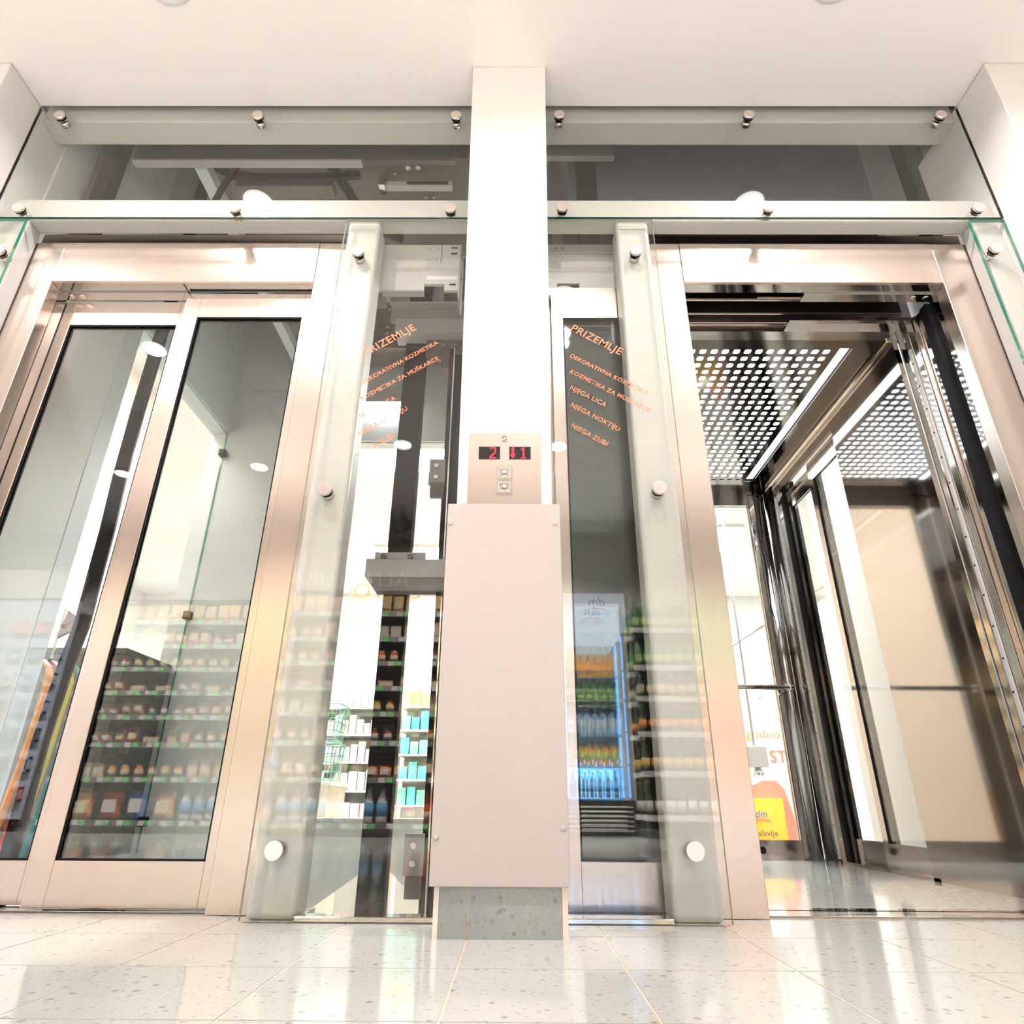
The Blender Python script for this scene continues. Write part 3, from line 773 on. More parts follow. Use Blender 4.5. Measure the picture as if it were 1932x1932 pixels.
# ================================================================== ROOM BEHIND THE SHAFTS
struct(box('floor_back_room', -6, 6, 4.12, 10, -.8, -.65, 'backfloor'))
struct(box('floor_side_room', -6, -2.2, 2.12, 4.12, -.1, 0, 'backfloor'))
struct(box('ceiling_back_room', -6, 6, 4.12, 10, 3.3, 3.4, 'backwhite'))
struct(box('ceiling_side_room', -6, -2.2, 2.12, 4.12, 3.3, 3.4, 'backwhite'))
struct(box('wall_back_room', -6, 6, 10, 10.1, -.65, 3.3, 'backwhite'))
struct(box('wall_back_room_left', -6.1, -6, 2.12, 10, 0, 3.3, 'backwhite'))
struct(box('wall_back_room_right', 6, 6.1, 4.12, 10, -.65, 3.3, 'backwhite'))
struct(box('wall_partition', .02, .08, 4.12, 8.0, -.65, 3.3, 'tan'))
struct(box('wall_side_board', -3.0, -2.95, 2.95, 4.6, 0, 3.3, 'beige'))
struct(box('wall_right_of_car', 2.2, 2.3, 2.12, 4.3, 0, 3.3, 'backwhite'))
for k, (x, y) in enumerate(((-2.6, 6.2), (-1.0, 5.2), (1.9, 4.72), (-1.3, 8.3), (2.2, 7.6))):  # panels added to brighten the back room and the display board
    t = thing('fill_light_panel', 'added glowing square ceiling panel brightening the room behind the elevators', 'added light', (x, y, 3.28), 'added panels of the room behind')
    box('diffuser', x - .5, x + .5, y - .5, y + .5, 3.275, 3.29, 'backfill', t)
    boxes('frame', [(x - .53, x + .53, y - .53, y - .5, 3.265, 3.3), (x - .53, x + .53, y + .5, y + .53, 3.265, 3.3), (x - .53, x - .5, y - .5, y + .5, 3.265, 3.3), (x + .5, x + .53, y - .5, y + .5, 3.265, 3.3)], 'white', t)
t = thing('fill_light_panel', 'added glowing ceiling panel brightening the side of the left shaft', 'added light', (-2.6, 3.2, 3.28))  # panel added to brighten the side room and left shaft
box('diffuser', -2.9, -2.3, 2.4, 3.6, 3.275, 3.29, 'panel', t)
box('frame', -2.92, -2.28, 2.38, 3.62, 3.29, 3.3, 'white', t)
# row of LED spots on the rear lintel
lb = thing('led_bar', 'short bar of eight white LED spots seen through the left lettered glass', 'light bar', (-.95, 3.95, 2.9))
box('housing', -1.105, -.785, 3.92, 4.0, 2.912, 2.95, 'lightgrey', lb)
for k in range(8): cyl('led_spot', (-1.085 + k * .04, 3.95, 2.9), (-1.085 + k * .04, 3.95, 2.912), .016, 'ledspot', lb, 14)

# shopping baskets, goods shelf, stair and poster in the bright room
def basket(label, x, y, z, wd=.42, dp=.30, h=.20):
    t = thing('wire_basket', label, 'basket', (x, y, z))
    def rim(k, zz, r, nm):
        a, b = wd / 2 * k, dp / 2 * k; q = .06; pts = []
        for cx, cy, a0 in ((a - q, b - q, 0), (-a + q, b - q, 90), (-a + q, -b + q, 180), (a - q, -b + q, 270)):
            for s in range(4):
                an = math.radians(a0 + s * 30); pts.append((x + cx + q * math.cos(an), y + cy + q * math.sin(an), zz))
        pts.append(pts[0]); tube(nm, pts, r, 'basketwire', t, 6)
    rim(1, z + h, .006, 'rim')
    for k in range(4): rim(.86 + .033 * k, z + .012 + k * h / 4.4, .003, 'hoop')
    bm = bmesh.new()
    for k in range(15):
        u = -1 + 2 * k / 14
        for s in (-1, 1): bmcyl(bm, (x + u * wd * .46, y + s * dp / 2, z + h), (x + u * wd * .40, y + s * dp * .43, z), .0022, 5)
    for k in range(9):
        u = -1 + 2 * k / 8
        for s in (-1, 1): bmcyl(bm, (x + s * wd / 2, y + u * dp * .46, z + h), (x + s * wd * .43, y + u * dp * .40, z), .0022, 5)
        bmcyl(bm, (x - wd * .43, y + u * dp * .4, z), (x + wd * .43, y + u * dp * .4, z), .0022, 5)
    fin('wires', bm, 'basketwire', t)
M['basketwire'] = mat('basket_wire', (.10, .26, .22), .35)
M['cream2'] = mat('cabinet_cream', (.86, .80, .70), .5)
cab = thing('counter_cabinet', 'cream cabinet under the wire baskets behind the left shaft', 'cabinet', (-1.5, 5.0, 0))
box('body', -1.95, -1.27, 4.75, 5.25, -.59, .36, 'cream2', cab)
box('top', -1.97, -1.25, 4.73, 5.27, .36, .385, 'white', cab)
box('plinth', -1.93, -1.30, 4.77, 5.23, -.65, -.59, 'grey', cab)
basket('lower green wire shopping basket of the pair behind the left shaft', -1.49, 4.97, .387, .46, .32, .25)
basket('upper green wire shopping basket of the pair behind the left shaft', -1.49, 4.97, .66, .46, .32, .25)
gsf = thing('goods_shelf', 'pale shelf of small packs in the bright room behind the left shaft', 'shelf', (-1.3, 6.1, 0))
box('back_panel', -1.75, -1.05, 6.3, 6.32, -.65, 1.25, 'backwhite', gsf)
for k in range(5): box('board', -1.75, -1.05, 6.0, 6.3, .1 + k * .23, .115 + k * .23, 'white', gsf)
for x in (-1.765, -1.05): box('side_panel', x, x + .015, 6.0, 6.32, -.65, 1.25, 'white', gsf)
PK = [(.85, .55, .50), (.62, .75, .66), (.88, .82, .62), (.60, .68, .75), (.85, .84, .80), (.70, .50, .52), (.62, .76, .74)]
pack_m = []
for k, c in enumerate(PK): M['pack%d' % k] = mat('pack_%d' % k, c, .5)
random.seed(3)
for k in range(5):
    x = -1.735
    while x < -1.12:
        wd = random.choice((.05, .06, .075)); hh = random.uniform(.09, .17)
        o = box('small_pack', x, x + wd, 6.02, 6.1, .116 + k * .23, .116 + k * .23 + hh, 'pack%d' % (pc_ := random.randrange(7)), None, .002)
        tag(o, 'small %s pack on the %s board of the pale shelf behind the left shaft' % (('red', 'green', 'yellow', 'blue', 'white', 'maroon', 'turquoise')[pc_], ('bottom', 'second', 'middle', 'fourth', 'top')[k]), 'pack', 'packs on the pale shelf behind')
        x += wd + .008
gs2 = thing('green_goods_rack', 'rack of green and turquoise packs beyond the dark mast', 'shelf', (-.72, 6.0, 0))
box('back_panel', -1.0, -.42, 6.2, 6.22, -.65, 1.3, 'backwhite', gs2)
for k in range(5): box('board', -1.0, -.42, 5.9, 6.2, .22 + k * .2, .235 + k * .2, 'white', gs2)
for k, c in enumerate(((.10, .55, .45), (.25, .68, .50), (.12, .50, .60), (.60, .78, .25), (.80, .75, .20))): M['gpack%d' % k] = mat('green_pack_%d' % k, c, .45)
for k in range(5):
    for q in range(7):
        x = -.99 + q * .081
        o = box('green_pack', x, x + .07, 5.92, 6.0, .236 + k * .2, .236 + k * .2 + random.uniform(.1, .165), 'gpack%d' % (pc_ := random.randrange(3) if k < 4 else 3 + q % 2), None, .002)
        tag(o, '%s pack on the %s board of the rack beyond the dark mast' % (('green', 'mint', 'teal', 'lime', 'yellow')[pc_], ('bottom', 'second', 'middle', 'fourth', 'top')[k]), 'pack', 'packs on the green rack behind')

st = thing('stair_balustrade', 'pale green glass stair side sloping behind the right elevator car', 'stair', (2.4, 6.4, 0))
poly('glass_side', [(1.2, .95), (3.6, 2.45), (3.6, 1.95), (1.2, 1.25 - .55)], 6.4, 6.43, 'greenglass', st)
poly('stringer', [(1.2, .70), (3.6, 1.98), (3.6, 1.86), (1.2, .58)], 6.38, 6.46, 'white', st)
for x_, z_ in ((1.25, .62), (2.4, 1.22), (3.5, 1.8)): box('newel_post', x_ - .03, x_ + .03, 6.39, 6.45, -.65, z_, 'white', st)
tube('stair_rail', [(1.2, 6.36, 1.12), (3.6, 6.36, 2.55)], .02, 'chrome', st, 10)
po = thing('advertising_display', 'standing white advertising display with a red shape and yellow box', 'display', (2.05, 5.2, 0))
M['red'] = mat('print_red', (.88, .30, .22), .5); M['yellow'] = mat('print_yellow', (.95, .66, .06), .5)
M['blue'] = mat('print_blue', (.08, .14, .50), .5); M['printwhite'] = mat('print_white', (.92, .90, .86), .5)
box('board', 1.45, 2.25, 5.20, 5.24, -.65, 1.0, 'printwhite', po)
poly('red_shape', [(1.55, .0), (2.08, .0), (2.0, .36), (1.95, .42), (1.85, .42), (1.72, .37), (1.55, .37)], 5.19, 5.20, 'red', po)
yb = box('yellow_box', 1.62, 1.95, 5.12, 5.19, .0, .30, 'yellow', po)
text('lettering', 'dm', 'blue', yb, (1.775, 5.118, .175), facing_cam(), size=.07, depth=.001, align='CENTER', shear=.25)
poly('logo_swoosh', [(1.72, .165), (1.78, .172), (1.84, .158), (1.84, .150), (1.78, .160), (1.72, .155)], 5.116, 5.119, 'red', yb)
text('lettering', 'a slavlje', 'brown', yb, (1.79, 5.118, .055), facing_cam(), size=.055, depth=.001, align='CENTER')
text('lettering', 'ugodno', 'letter_o', po, (1.72, 5.198, .72), facing_cam(), size=.10, depth=.001)
text('lettering', 'ST', 'letter', po, (1.93, 5.198, .55), facing_cam(), size=.12, depth=.001)
sl = thing('spot_lamp', 'white box spotlight hanging before the advertising display', 'lamp', (1.77, 4.9, .6))
box('housing', 1.66, 1.80, 4.88, 4.98, .50, .64, 'lightgrey', sl, .004)
cyl('reflector', (1.735, 4.93, .44), (1.735, 4.93, .50), .05, 'chrome', sl, 18, .018)
cyl('lens', (1.735, 4.93, .425), (1.735, 4.93, .44), .052, 'lamp', sl, 18)
cyl('stem', (1.73, 4.93, .64), (1.73, 4.93, 3.3), .008, 'lightgrey', sl, 10)

# things seen through the shaft's side glass
ct = thing('dark_counter', 'dark brown counter beyond the clipped side glass of the left shaft', 'counter', (-2.5, 3.6, 0))
box('body', -2.85, -2.115, 3.50, 3.985, 0, .99, 'shelfgrey', ct)
box('top', -2.87, -2.11, 3.48, 3.99, .99, 1.02, 'darkgrey', ct)
SK = [((.95, .35, .03), 'orange'), ((.80, .05, .10), 'red'), ((.85, .75, .05), 'yellow'), ((.02, .30, .40), 'teal')]
for k, (c, nm) in enumerate(SK):
    M['ski' + nm] = mat('ski_' + nm, c, .35)
    x = -2.30 + .02 * k; y = 3.19 + .05 * k
    pts = [(x - .03, y, .0), (x, y + .01, .4), (x + .01, y + .02, .74), (x + .012, y + .02, .81), (x - .012, y + .02, .87), (x - .05, y + .015, .90)]
    o = tag(tube('ski', pts, .01, 'ski' + nm, None, flat=(.006, .018)), 'upright %s ski leaning beyond the side glass of the left shaft' % nm, 'ski', 'skis beyond the side glass')
    box('tip_guard', x - .066, x - .05, y, y + .034, .885, .912, 'black', o)
fl = tag(poly('maroon_pennant', [(-2.36, 1.02), (-2.22, 1.10), (-2.34, 1.17)], 3.27, 3.28, 'brown'), 'small dark maroon pennant beyond the side glass of the left shaft', 'pennant')
cyl('pole', (-2.358, 3.275, 0), (-2.358, 3.275, 1.18), .006, 'grey', fl, 8)

# ================================================================== LOBBY LIGHTS
LOB = [(-1.305, 1.335), (1.17, 1.33), (-2.43, .62), (-1.03, .63), (.28, .69), (1.62, .66), (-3.65, -1.2), (-2.33, -1.15), (-.96, -1.08), (.36, -1.1), (1.68, -1.1), (3.0, -1.1), (3.2, .66), (-3.8, .62), (-4.9, -1.2)]
ring_me = lathe_mesh('ring', [(.078, 0), (.098, -.004), (.1, 0), (.1, .004), (.078, .004), (.078, 0)], 28)
cone_me = lathe_mesh('cone', [(.078, 0), (.07, .03), (.062, .06)], 28)
lens_me = lathe_mesh('lens', [(0, 0), (.062, 0)], 28)
for mme, mm in ((ring_me, 'white'), (cone_me, 'chrome'), (lens_me, 'lamp')): mme.materials.append(M[mm])
WHERE = ['above the closed left elevator', 'above the open right elevator', 'near the left wall pillar', 'before the left elevator', 'before the column', 'before the right elevator',
         'far out over the left aisle', 'over the left aisle', 'over the shop aisle left of the column', 'over the shop aisle right of the column', 'over the right aisle', 'far out over the right aisle', 'beyond the right wall pillar', 'beyond the left wall pillar', 'at the far left end of the shop aisle']
for (x, y), wh in zip(LOB, WHERE):
    t = thing('downlight', 'round recessed ceiling downlight ' + wh, 'downlight', (x, y, CEIL), 'lobby downlights')
    for nm, me_, dz in (('trim_ring', ring_me, -.004), ('reflector', cone_me, -.075), ('lens', lens_me, -.012)):
        o = bpy.data.objects.new(nm, me_); COL.objects.link(o); o.parent = t; o.location = (0, 0, dz if nm != 'reflector' else -.0635)
        if nm == 'reflector': o.scale = (1.0, 1.0, 1.0); o.location = (0, 0, -.0)
        if nm == 'lens': o.location = (0, 0, -.006); o.scale = (1.2, 1.2, 1)
    la = bpy.data.lights.new('downlight_lamp', 'AREA'); la.shape = 'DISK'; la.size = .125; la.energy = LAMP_W if y > -.5 else AISLE_W; la.color = WARM; la.spread = math.radians(150 if y > -.5 else 95)
    lo = bpy.data.objects.new('downlight_lamp', la); COL.objects.link(lo); lo.parent = t; lo.location = (0, 0, -.012 if y > -.5 else -.04)
    if y < -.5: lo.rotation_euler = (math.radians(-22), 0, 0)
# air conditioner cassette in the lobby ceiling
ac = thing('air_conditioner', 'square four-way air conditioner cassette in the lobby ceiling', 'air conditioner', (-1.55, -.35, CEIL))
bm = bmesh.new()
bmbox(bm, -1.95, -1.15, -.75, .05, CEIL - .03, CEIL, .012, 2)
fin('panel', bm, 'white', ac)
boxes('louvre', [(-1.82, -1.28, -.72, -.66, CEIL - .036, CEIL - .028), (-1.82, -1.28, -.04, .02, CEIL - .036, CEIL - .028), (-1.92, -1.86, -.62, -.08, CEIL - .036, CEIL - .028), (-1.24, -1.18, -.62, -.08, CEIL - .036, CEIL - .028)], 'grey', ac)
box('grille', -1.78, -1.32, -.58, -.12, CEIL - .034, CEIL - .028, 'grey', ac)

# ================================================================== SHOP BEHIND THE CAMERA (seen mirrored in the glass)
def dupe(src, loc, rot=0.0, sc=None, label=None, group=None):
    r = src.copy(); COL.objects.link(r); r.location = loc; r.rotation_euler = (0, 0, rot)
    if sc: r.scale = sc
    if label: r['label'] = label
    if group: r['group'] = group
    for ch in src.children:
        c = ch.copy(); COL.objects.link(c); c.parent = r
    return r
def me_obj(name, me, m, parent=None):
    o = bpy.data.objects.new(name, me); COL.objects.link(o)
    me.materials.clear(); me.materials.append(M[m])
    if parent: o.parent = parent
    return o
def cm(key, c, rough=.4, metal=0):
    if key not in M: M[key] = mat(key, c, rough, metal)
    return key
def band_mesh(r, z0, z1, seg=14):
    return lathe_mesh('label_band', [(r - .0006, z0), (r + .0008, z0), (r + .0008, z1), (r - .0006, z1)], seg)
def make_jar(body, lid, lab):
    o = me_obj('jar', lathe_mesh('jar', [(0, 0), (.030, 0), (.034, .006), (.034, .075), (.028, .088), (.0, .088)]), body)
    me_obj('lid', lathe_mesh('lid', [(.029, .086), (.031, .088), (.031, .102), (.0, .103)]), lid, o)
    me_obj('label_band', band_mesh(.034, .015, .065), lab, o); return o
def make_bottle(body, capm, lab, h=.24, r=.034, l0=.04, l1=.11):
    o = me_obj('bottle', lathe_mesh('bottle', [(0, 0), (r * .9, 0), (r, .008), (r, h * .56), (r * .62, h * .74), (r * .38, h * .82), (r * .38, h * .93), (0, h * .93)]), body)
    me_obj('cap', lathe_mesh('cap', [(r * .42, h * .925), (r * .44, h * .94), (r * .44, h), (0, h)]), capm, o)
    me_obj('label_band', band_mesh(r, l0, l1), lab, o); return o
def make_bag(body, lab, wd=.11, h=.17, d=.05):
    bm = bmesh.new(); nx, nz = 7, 9; G = {}
    for s in (0, 1):
        for i in range(nx):
            for j in range(nz):
                u, v = -1 + 2 * i / (nx - 1), j / (nz - 1)
                bul = (1 - u ** 4) * math.sin(PI * min(1, v * 1.08 + .02)) ** .5 if v < .9 else (1 - v) * 2 * (1 - u ** 4)
                if i in (0, nx - 1) or j == nz - 1: bul = 0
                wob = .004 * math.sin(9 * u + 13 * v)
                x = u * wd / 2 * (1 - .06 * math.sin(PI * v)); y = (d / 2 * max(0, bul) + (wob if bul else 0)) * (1 if s == 0 else -1)
                if s == 1 and (i in (0, nx - 1) or j == nz - 1): G[s, i, j] = G[0, i, j]
                else: G[s, i, j] = bm.verts.new((x, y, v * h))
    for s in (0, 1):
        for i in range(nx - 1):
            for j in range(nz - 1):
                q = [G[s, i, j], G[s, i + 1, j], G[s, i + 1, j + 1], G[s, i, j + 1]]
                if len(set(q)) == 4: bm.faces.new(q)
    bm.faces.new([G[0, i, 0] for i in range(nx)] + [G[1, i, 0] for i in range(nx - 2, 0, -1)])
    bmesh.ops.recalc_face_normals(bm, faces=bm.faces)
    me = bpy.data.meshes.new('bag'); bm.to_mesh(me); bm.free()
    for p in me.polygons: p.use_smooth = True
    o = me_obj('bag', me, body)
    bm = bmesh.new(); bmbox(bm, -wd * .3, wd * .3, d / 2 - .004, d / 2 + .0045, h * .25, h * .68, .001)
    ml = bpy.data.meshes.new('label_patch'); bm.to_mesh(ml); bm.free()
    me_obj('label_patch', ml, lab, o); return o
def make_box(body, lab, wd=.08, h=.16, d=.05):
    bm = bmesh.new(); bmbox(bm, -wd / 2, wd / 2, -d / 2, d / 2, 0, h, .002)
    me = bpy.data.meshes.new('carton'); bm.to_mesh(me); bm.free(); o = me_obj('carton', me, body)
    bm = bmesh.new(); bmbox(bm, -wd * .38, wd * .38, d / 2 - .001, d / 2 + .001, h * .2, h * .75)
    ml = bpy.data.meshes.new('label_patch'); bm.to_mesh(ml); bm.free()
    me_obj('label_patch', ml, lab, o); return o

cm('lid_gold', (.55, .40, .12), .3, .6); cm('lid_black', (.03, .02, .02)); cm('lab_cream', (.78, .66, .42)); cm('lab_white', (.8, .78, .74))
cm('honey', (.60, .28, .03), .15); cm('jam', (.30, .02, .02), .15); cm('olive', (.25, .30, .04), .2); cm('tomato', (.65, .06, .02), .2)
cm('kraft', (.55, .36, .18)); cm('pasta', (.70, .46, .14)); cm('foilred', (.70, .10, .05), .25); cm('foilblue', (.05, .12, .42), .25); cm('foilorange', (.80, .35, .10), .25)
cm('milk', (.80, .80, .82), .25); cm('capgreen', (.05, .35, .10)); cm('labblue', (.05, .25, .45)); cm('greenbottle', (.02, .11, .03), .08); cm('darkbottle', (.02, .03, .012), .08)
cm('capyellow', (.80, .55, .05)); cm('labyellow', (.80, .55, .12)); cm('laborange', (.75, .25, .05)); cm('water', (.35, .55, .75), .05); cm('labgreen', (.45, .60, .20)); cm('juice', (.70, .35, .03), .1); cm('capred', (.6, .05, .05))

P = {
    'noodles': make_bag('pasta', 'lab_cream', .105, .175), 'muesli': make_bag('kraft', 'lab_cream', .11, .165), 'crispred': make_bag('foilred', 'lab_white', .19, .24, .08),
    'crispblue': make_bag('foilblue', 'lab_white', .19, .25, .08), 'crispgold': make_bag('foilorange', 'lab_cream', .19, .23, .08), 'nuts': make_bag('foilorange', 'lab_white', .11, .10, .05), 'sweets': make_bag('foilred', 'lab_cream', .11, .13, .05),
    'honey': make_jar('honey', 'lid_gold', 'lab_cream'), 'jam': make_jar('jam', 'lid_black', 'lab_white'), 'olives': make_jar('olive', 'lid_gold', 'lab_cream'), 'sauce': make_jar('tomato', 'lid_gold', 'lab_cream'),
    'milk': make_bottle('milk', 'capgreen', 'labblue', .27, .046, .05, .15), 'ketchup': make_bottle('tomato', 'capred', 'lab_cream', .24, .032, .03, .09),
    'flour': make_box('kraft', 'lab_cream', .085, .155, .05), 'tea': make_box('lab_cream', 'lab_white', .09, .12, .05), 'tray': make_box('nutbrown' if 'nutbrown' in M else 'kraft', 'lab_white', .13, .055, .06),
}
KIND = {'noodles': ('clear pasta bag with cream label', 'bag'), 'muesli': ('brown paper bag of cereal', 'bag'), 'crispred': ('large red crisps bag', 'bag'), 'crispblue': ('large blue crisps bag', 'bag'), 'crispgold': ('large orange crisps bag', 'bag'),
        'nuts': ('small orange snack bag', 'bag'), 'sweets': ('small red sweets bag', 'bag'), 'honey': ('amber jar with gold lid', 'jar'), 'jam': ('dark red jar with black lid', 'jar'), 'olives': ('olive green jar with gold lid', 'jar'), 'sauce': ('tomato red jar with gold lid', 'jar'),
        'milk': ('white bottle with green cap', 'bottle'), 'ketchup': ('red sauce bottle', 'bottle'), 'flour': ('brown carton with cream label', 'carton'), 'tea': ('cream carton', 'carton'), 'tray': ('flat brown snack tray', 'carton')}
used = set()
def put(key, loc, rot, where, sc=None):
    lab = KIND[key][0] + ' ' + where
    if key in used: o = dupe(P[key], loc, rot, sc)
    else:
        used.add(key); o = P[key]; o.location = loc; o.rotation_euler = (0, 0, rot)
        if sc: o.scale = sc
    return tag(o, lab, KIND[key][1], KIND[key][0] + ' ' + where)

def shop_shelf(label, x0, x1, yf, zs, depth=.38, top=2.1, tagstep=.17, green=True):
    t = thing('shop_shelf', label, 'shelf unit', ((x0 + x1) / 2, yf - depth / 2, 0))
    box('back_panel', x0, x1, yf - depth - .02, yf - depth, 0, top, 'shelf', t)
    box('side_panel', x0 - .02, x0, yf - depth - .02, yf - .02, 0, top, 'shelf', t)
    box('side_panel', x1, x1 + .02, yf - depth - .02, yf - .02, 0, top, 'shelf', t)
    box('plinth', x0, x1, yf - depth, yf - .06, 0, .07, 'shelfgrey', t)
    me0 = {}
    for z in zs:
        box('board', x0, x1, yf - depth, yf - .006, z - .03, z, 'shelf', t)
        r = box('price_rail', x0, x1, yf - .006, yf, z - .042, z + .004, 'rail' if not green else 'shelfgrey', t)
        x = x0 + .04; k = 0
        while x < x1 - .09:
            for kk, (mm, dx) in enumerate((('tagw', 0), ('tagg', .062))):
                if kk == 1 and not green: continue
                if mm not in me0:
                    bm = bmesh.new(); bmbox(bm, -.027, .027, 0, .003, -.019, .019)
                    mz = bpy.data.meshes.new('price_tag'); bm.to_mesh(mz); bm.free(); mz.materials.append(M[mm]); me0[mm] = mz
                o = bpy.data.objects.new('price_tag', me0[mm]); COL.objects.link(o); o.parent = r
                o.location = Vector((x + dx, yf, z - .019)) - W[t.name]
            x += tagstep * random.uniform(.9, 1.25); k += 1
    return t
random.seed(11)
YS = -2.05
ZS = [.10, .44, .725, .96, 1.175, 1.39, 1.605, 1.835]
LX0, LX1 = -4.15, -.50
shop_shelf('long black food shelf with green and white price tags mirrored in the left door', LX0, LX1, YS, ZS, top=2.1)
ROW = [['crispgold', 'crispgold', 'crispred', 'crispblue', 'crispgold', 'milk', 'milk', 'flour', 'flour', 'milk', 'milk', 'milk', 'milk', 'ketchup', 'ketchup'],
       ['sweets', 'tea', 'honey', 'honey', 'honey', 'flour', 'flour', 'flour', 'milk', 'muesli', 'muesli', 'flour', 'nuts', 'nuts', 'muesli'],
       ['nuts', 'nuts', 'sweets', 'tray', 'flour', 'honey', 'honey', 'olives', 'sauce', 'sauce', 'flour', 'jam', 'jam', 'sauce', 'sauce'],
       ['sweets', 'nuts', 'muesli', 'jam', 'nuts', 'sweets', 'muesli', 'muesli', 'tea', 'tea', 'flour', 'honey', 'honey', 'flour', 'flour'],
       ['tray', 'sweets', 'tray', 'tray', 'nuts', 'tray', 'tray', 'sauce', 'tray', 'tray', 'tray', 'tray', 'tray', 'nuts', 'tray'],
       ['nuts', 'jam', 'olives', 'olives', 'sweets', 'olives', 'honey', 'tea', 'honey', 'honey', 'sauce', 'olives', 'sauce', 'olives', 'jam'],
       ['noodles', 'sweets', 'noodles', 'muesli', 'noodles', 'jam', 'tea', 'nuts', 'honey', 'honey', 'flour', 'flour', 'tea', 'flour', 'flour'],
       ['noodles', 'muesli', 'noodles', 'noodles', 'muesli', 'noodles', 'noodles', 'muesli', 'noodles', 'noodles', 'muesli', 'noodles', 'noodles', 'muesli', 'noodles']]
NAMES = ['bottom', 'second lowest', 'third lowest', 'fourth lowest', 'fourth highest', 'third highest', 'second highest', 'top']
for z, row, nm in zip(ZS, ROW, NAMES):
    n = len(row); step = (LX1 - LX0 - .1) / n
    for k, key in enumerate(row):
        x = LX0 + .05 + (k + .5) * step
        small = key in ('honey', 'jam', 'olives', 'sauce', 'ketchup', 'flour', 'tea')
        for q in ((-.5, .5) if small else (-.48, .5) if key not in ('crispred', 'crispblue', 'crispgold', 'tray') else (0,)):
            put(key, (x + q * step * .48, YS - .075 + random.uniform(-.015, .01), z), random.uniform(-.15, .15), 'on the %s board of the food shelf' % nm)
# header board with outline lettering
hd = thing('shelf_header', 'grey header board with chalk lettering above the long black shelf', 'sign board', (-2.3, YS - .2, 2.1))
box('board', LX0, LX1, YS - .24, YS - .2, 2.1, 2.62, 'shelfgrey', hd)
text('lettering', 'ALNATURA', 'line', hd, (-1.02, YS - .198, 2.14), facing_store(), width=1.15, depth=.002)
bm = bmesh.new()
bmesh.ops.create_cone(bm, cap_ends=True, segments=36, radius1=.17, radius2=.17, depth=.006, matrix=Matrix.Translation((-1.62, YS - .196, 2.42)) @ Matrix.Rotation(PI / 2, 4, 'X') @ Matrix.Diagonal((1, .78, 1, 1)))
fin('sun_logo', bm, 'cream_logo', hd)
bm = bmesh.new()
for k in range(11):
    a = PI * (.06 + .088 * k)
    c, s_ = math.cos(a), math.sin(a)
    bmcyl(bm, (-1.62 + .05 * c, YS - .192, 2.38 + .04 * s_), (-1.62 + .145 * c, YS - .192, 2.38 + .13 * s_), .006, 6)
for k in range(3): bmcyl(bm, (-1.75 + .02 * k, YS - .192, 2.365 - .03 * k), (-1.49 - .02 * k, YS - .192, 2.365 - .03 * k), .005, 6)
fin('sun_rays', bm, 'shelfgrey', hd)
for cx, cz, r in ((-2.55, 2.3, .16), (-3.2, 2.38, .10), (-.78, 2.34, .15), (-3.05, 2.5, .06)):
    pts = [(cx + r * math.cos(a), YS - .195, cz + r * .9 * math.sin(a)) for a in [2 * PI * q / 28 for q in range(26)]]
    tube('chalk_fruit', pts, .005, 'line', hd, 5)
    tube('chalk_leaf', [(cx, YS - .195, cz + r * .6), (cx + r * .3, YS - .195, cz + r * .2), (cx + r * .7, YS - .195, cz + r * .35), (cx, YS - .195, cz + r * .6)], .004, 'line', hd, 5)

# drinks fridge
FX0, FX1 = .40, 1.0
fg = thing('drinks_fridge', 'white drinks fridge with blue-lit bottles mirrored in the right lettered glass', 'fridge', ((FX0 + FX1) / 2, YS - .3, 0))
box('back', FX0, FX1, YS - .62, YS - .58, 0, 2.02, 'white', fg)
for xa in (FX0, FX1 - .035): box('side', xa, xa + .035, YS - .58, YS - .02, 0, 2.02, 'lightgrey', fg)
box('base', FX0, FX1, YS - .58, YS, 0, .28, 'black', fg)
boxes('vent', [(FX0 + .04, FX1 - .04, YS, YS + .006, .05 + .035 * k, .062 + .035 * k) for k in range(6)], 'grey', fg)
sgn = box('sign', FX0, FX1, YS - .58, YS, 1.66, 2.02, 'fridgesign', fg)
text('lettering', 'dm', 'blue', sgn, (.83, YS + .002, 1.90), facing_store(), size=.12, depth=.002, shear=.25)
poly('logo_swoosh', [(.64, 1.868), (.72, 1.884), (.83, 1.872), (.83, 1.86), (.72, 1.872), (.64, 1.858)], YS, YS + .003, 'red', sgn)
text('lettering', 'ZDRAVO PIĆE', 'blue', sgn, (.86, YS + .002, 1.82), facing_store(), size=.04, depth=.002)
boxes('light_tube', [(FX0 + .036, FX0 + .05, YS - .1, YS - .08, .3, 1.64), (FX1 - .05, FX1 - .036, YS - .1, YS - .08, .3, 1.64), (FX0 + .05, FX1 - .05, YS - .575, YS - .57, .3, .62)], 'fridgelight', fg)
FZ = [.30, .56, .82, 1.08, 1.34]
for z in FZ[1:]: box('wire_shelf', FX0 + .036, FX1 - .036, YS - .56, YS - .06, z - .012, z - .004, 'lightgrey', fg)
pane('glass_door', FX0 + .03, FX1 - .03, YS - .012, YS - .006, .30, 1.65, fg, 'glass', 'black')
fk = [('water', 'capred', 'labblue', 'clear water bottle with red cap'), ('juice', 'capgreen', 'labgreen', 'orange juice bottle with green cap'), ('water', 'labblue', 'lab_white', 'clear water bottle with blue cap'),
      ('greenbottle', 'capgreen', 'labgreen', 'green drink bottle'), ('juice', 'capyellow', 'laborange', 'orange juice bottle with yellow cap')]
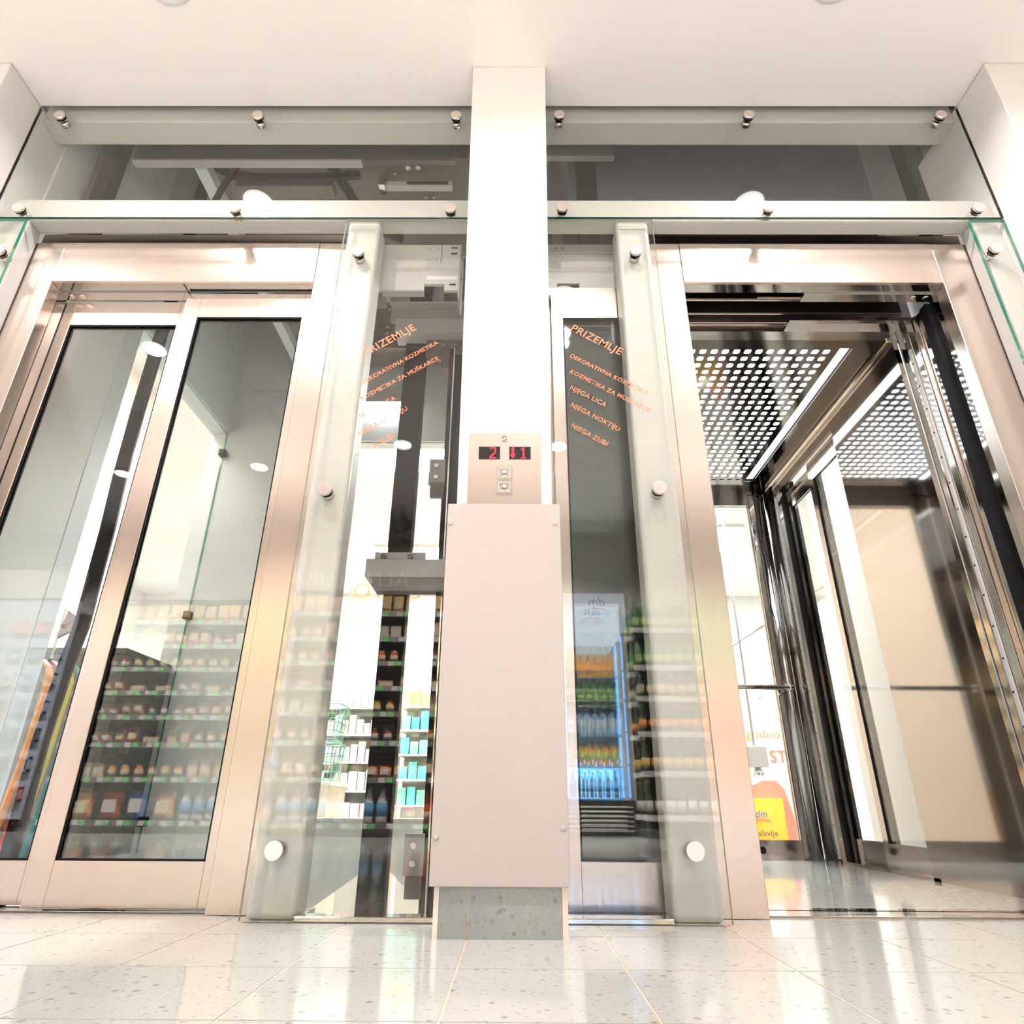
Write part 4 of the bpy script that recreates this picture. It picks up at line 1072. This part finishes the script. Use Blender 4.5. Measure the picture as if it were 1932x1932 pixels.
for z, (b, c_, l_, nm) in zip(FZ, fk):
    o0 = make_bottle(b, c_, l_, .21, .03, .05, .1)
    for k in range(7):
        o = o0 if k == 0 else dupe(o0, (0, 0, 0))
        o.location = (FX0 + .09 + k * .07, YS - .13, z)
        tag(o, nm + ' in the drinks fridge', 'bottle', nm + ' row in the fridge')
# bottle shelf right of the fridge
RX0, RX1 = 1.04, 2.7
RZ = [.17, .50, .81, 1.10, 1.365, 1.70]
shop_shelf('black drinks shelf with pale rails mirrored in the right lettered glass', RX0, RX1, YS, RZ, top=2.0, green=False)
rk = [('darkbottle', 'capyellow', 'lab_white', .26, 'dark bottle with white label'), ('darkbottle', 'capyellow', 'labyellow', .27, 'dark bottle with yellow label'), ('darkbottle', 'lid_black', 'laborange', .25, 'dark bottle with orange label'),
      ('darkbottle', 'capyellow', 'lab_cream', .19, 'small dark bottle with yellow cap'), ('greenbottle', 'lid_black', 'labgreen', .26, 'green bottle with pale label'), ('greenbottle', 'capgreen', 'labgreen', .25, 'clear green bottle')]
for z, (b, c_, l_, h_, nm) in zip(RZ, rk):
    o0 = make_bottle(b, c_, l_, h_, .037, .03, .11)
    n = 18
    for k in range(n):
        o = o0 if k == 0 else dupe(o0, (0, 0, 0))
        o.location = (RX0 + .06 + k * (RX1 - RX0 - .12) / (n - 1), YS - .075, z)
        tag(o, nm + ' on the drinks shelf right of the fridge', 'bottle', nm + ' row')
# accessory wall far left
pg = thing('accessory_wall', 'pale blue-grey pegboard of small accessories mirrored in the far left door glass', 'display wall', (-5.6, YS - .1, 0))
M['peg'] = mat('pegboard', (.40, .46, .54), .5)
box('board', -6.8, -4.35, YS - .12, YS - .1, .1, 2.1, 'peg', pg)
box('header', -6.8, -4.35, YS - .12, YS - .07, 2.1, 2.4, 'shelfgrey', pg)
for k, c in enumerate(((.75, .76, .78), (.12, .13, .16), (.30, .38, .52), (.65, .20, .18))): cm('acc%d' % k, c)
for r in range(7):
    for q in range(12):
        x = -6.65 + q * .2; z = .3 + r * .25; a = .06
        o = boxes('accessory_frame', [(x - a, x + a, YS - .1, YS - .07, z - a, z - a + .02), (x - a, x + a, YS - .1, YS - .07, z + a - .02, z + a), (x - a, x - a + .02, YS - .1, YS - .07, z - a, z + a), (x + a - .02, x + a, YS - .1, YS - .07, z - a, z + a)], 'acc%d' % (ac_ := random.choice((0, 0, 1, 2, 2, 3))))
        tag(o, '%s square accessory hanging in the %s row of the pegboard' % (('white', 'black', 'blue', 'red')[ac_], ('lowest', 'second lowest', 'third lowest', 'middle', 'third highest', 'second highest', 'top')[r]), 'accessory', 'accessories on the pegboard')
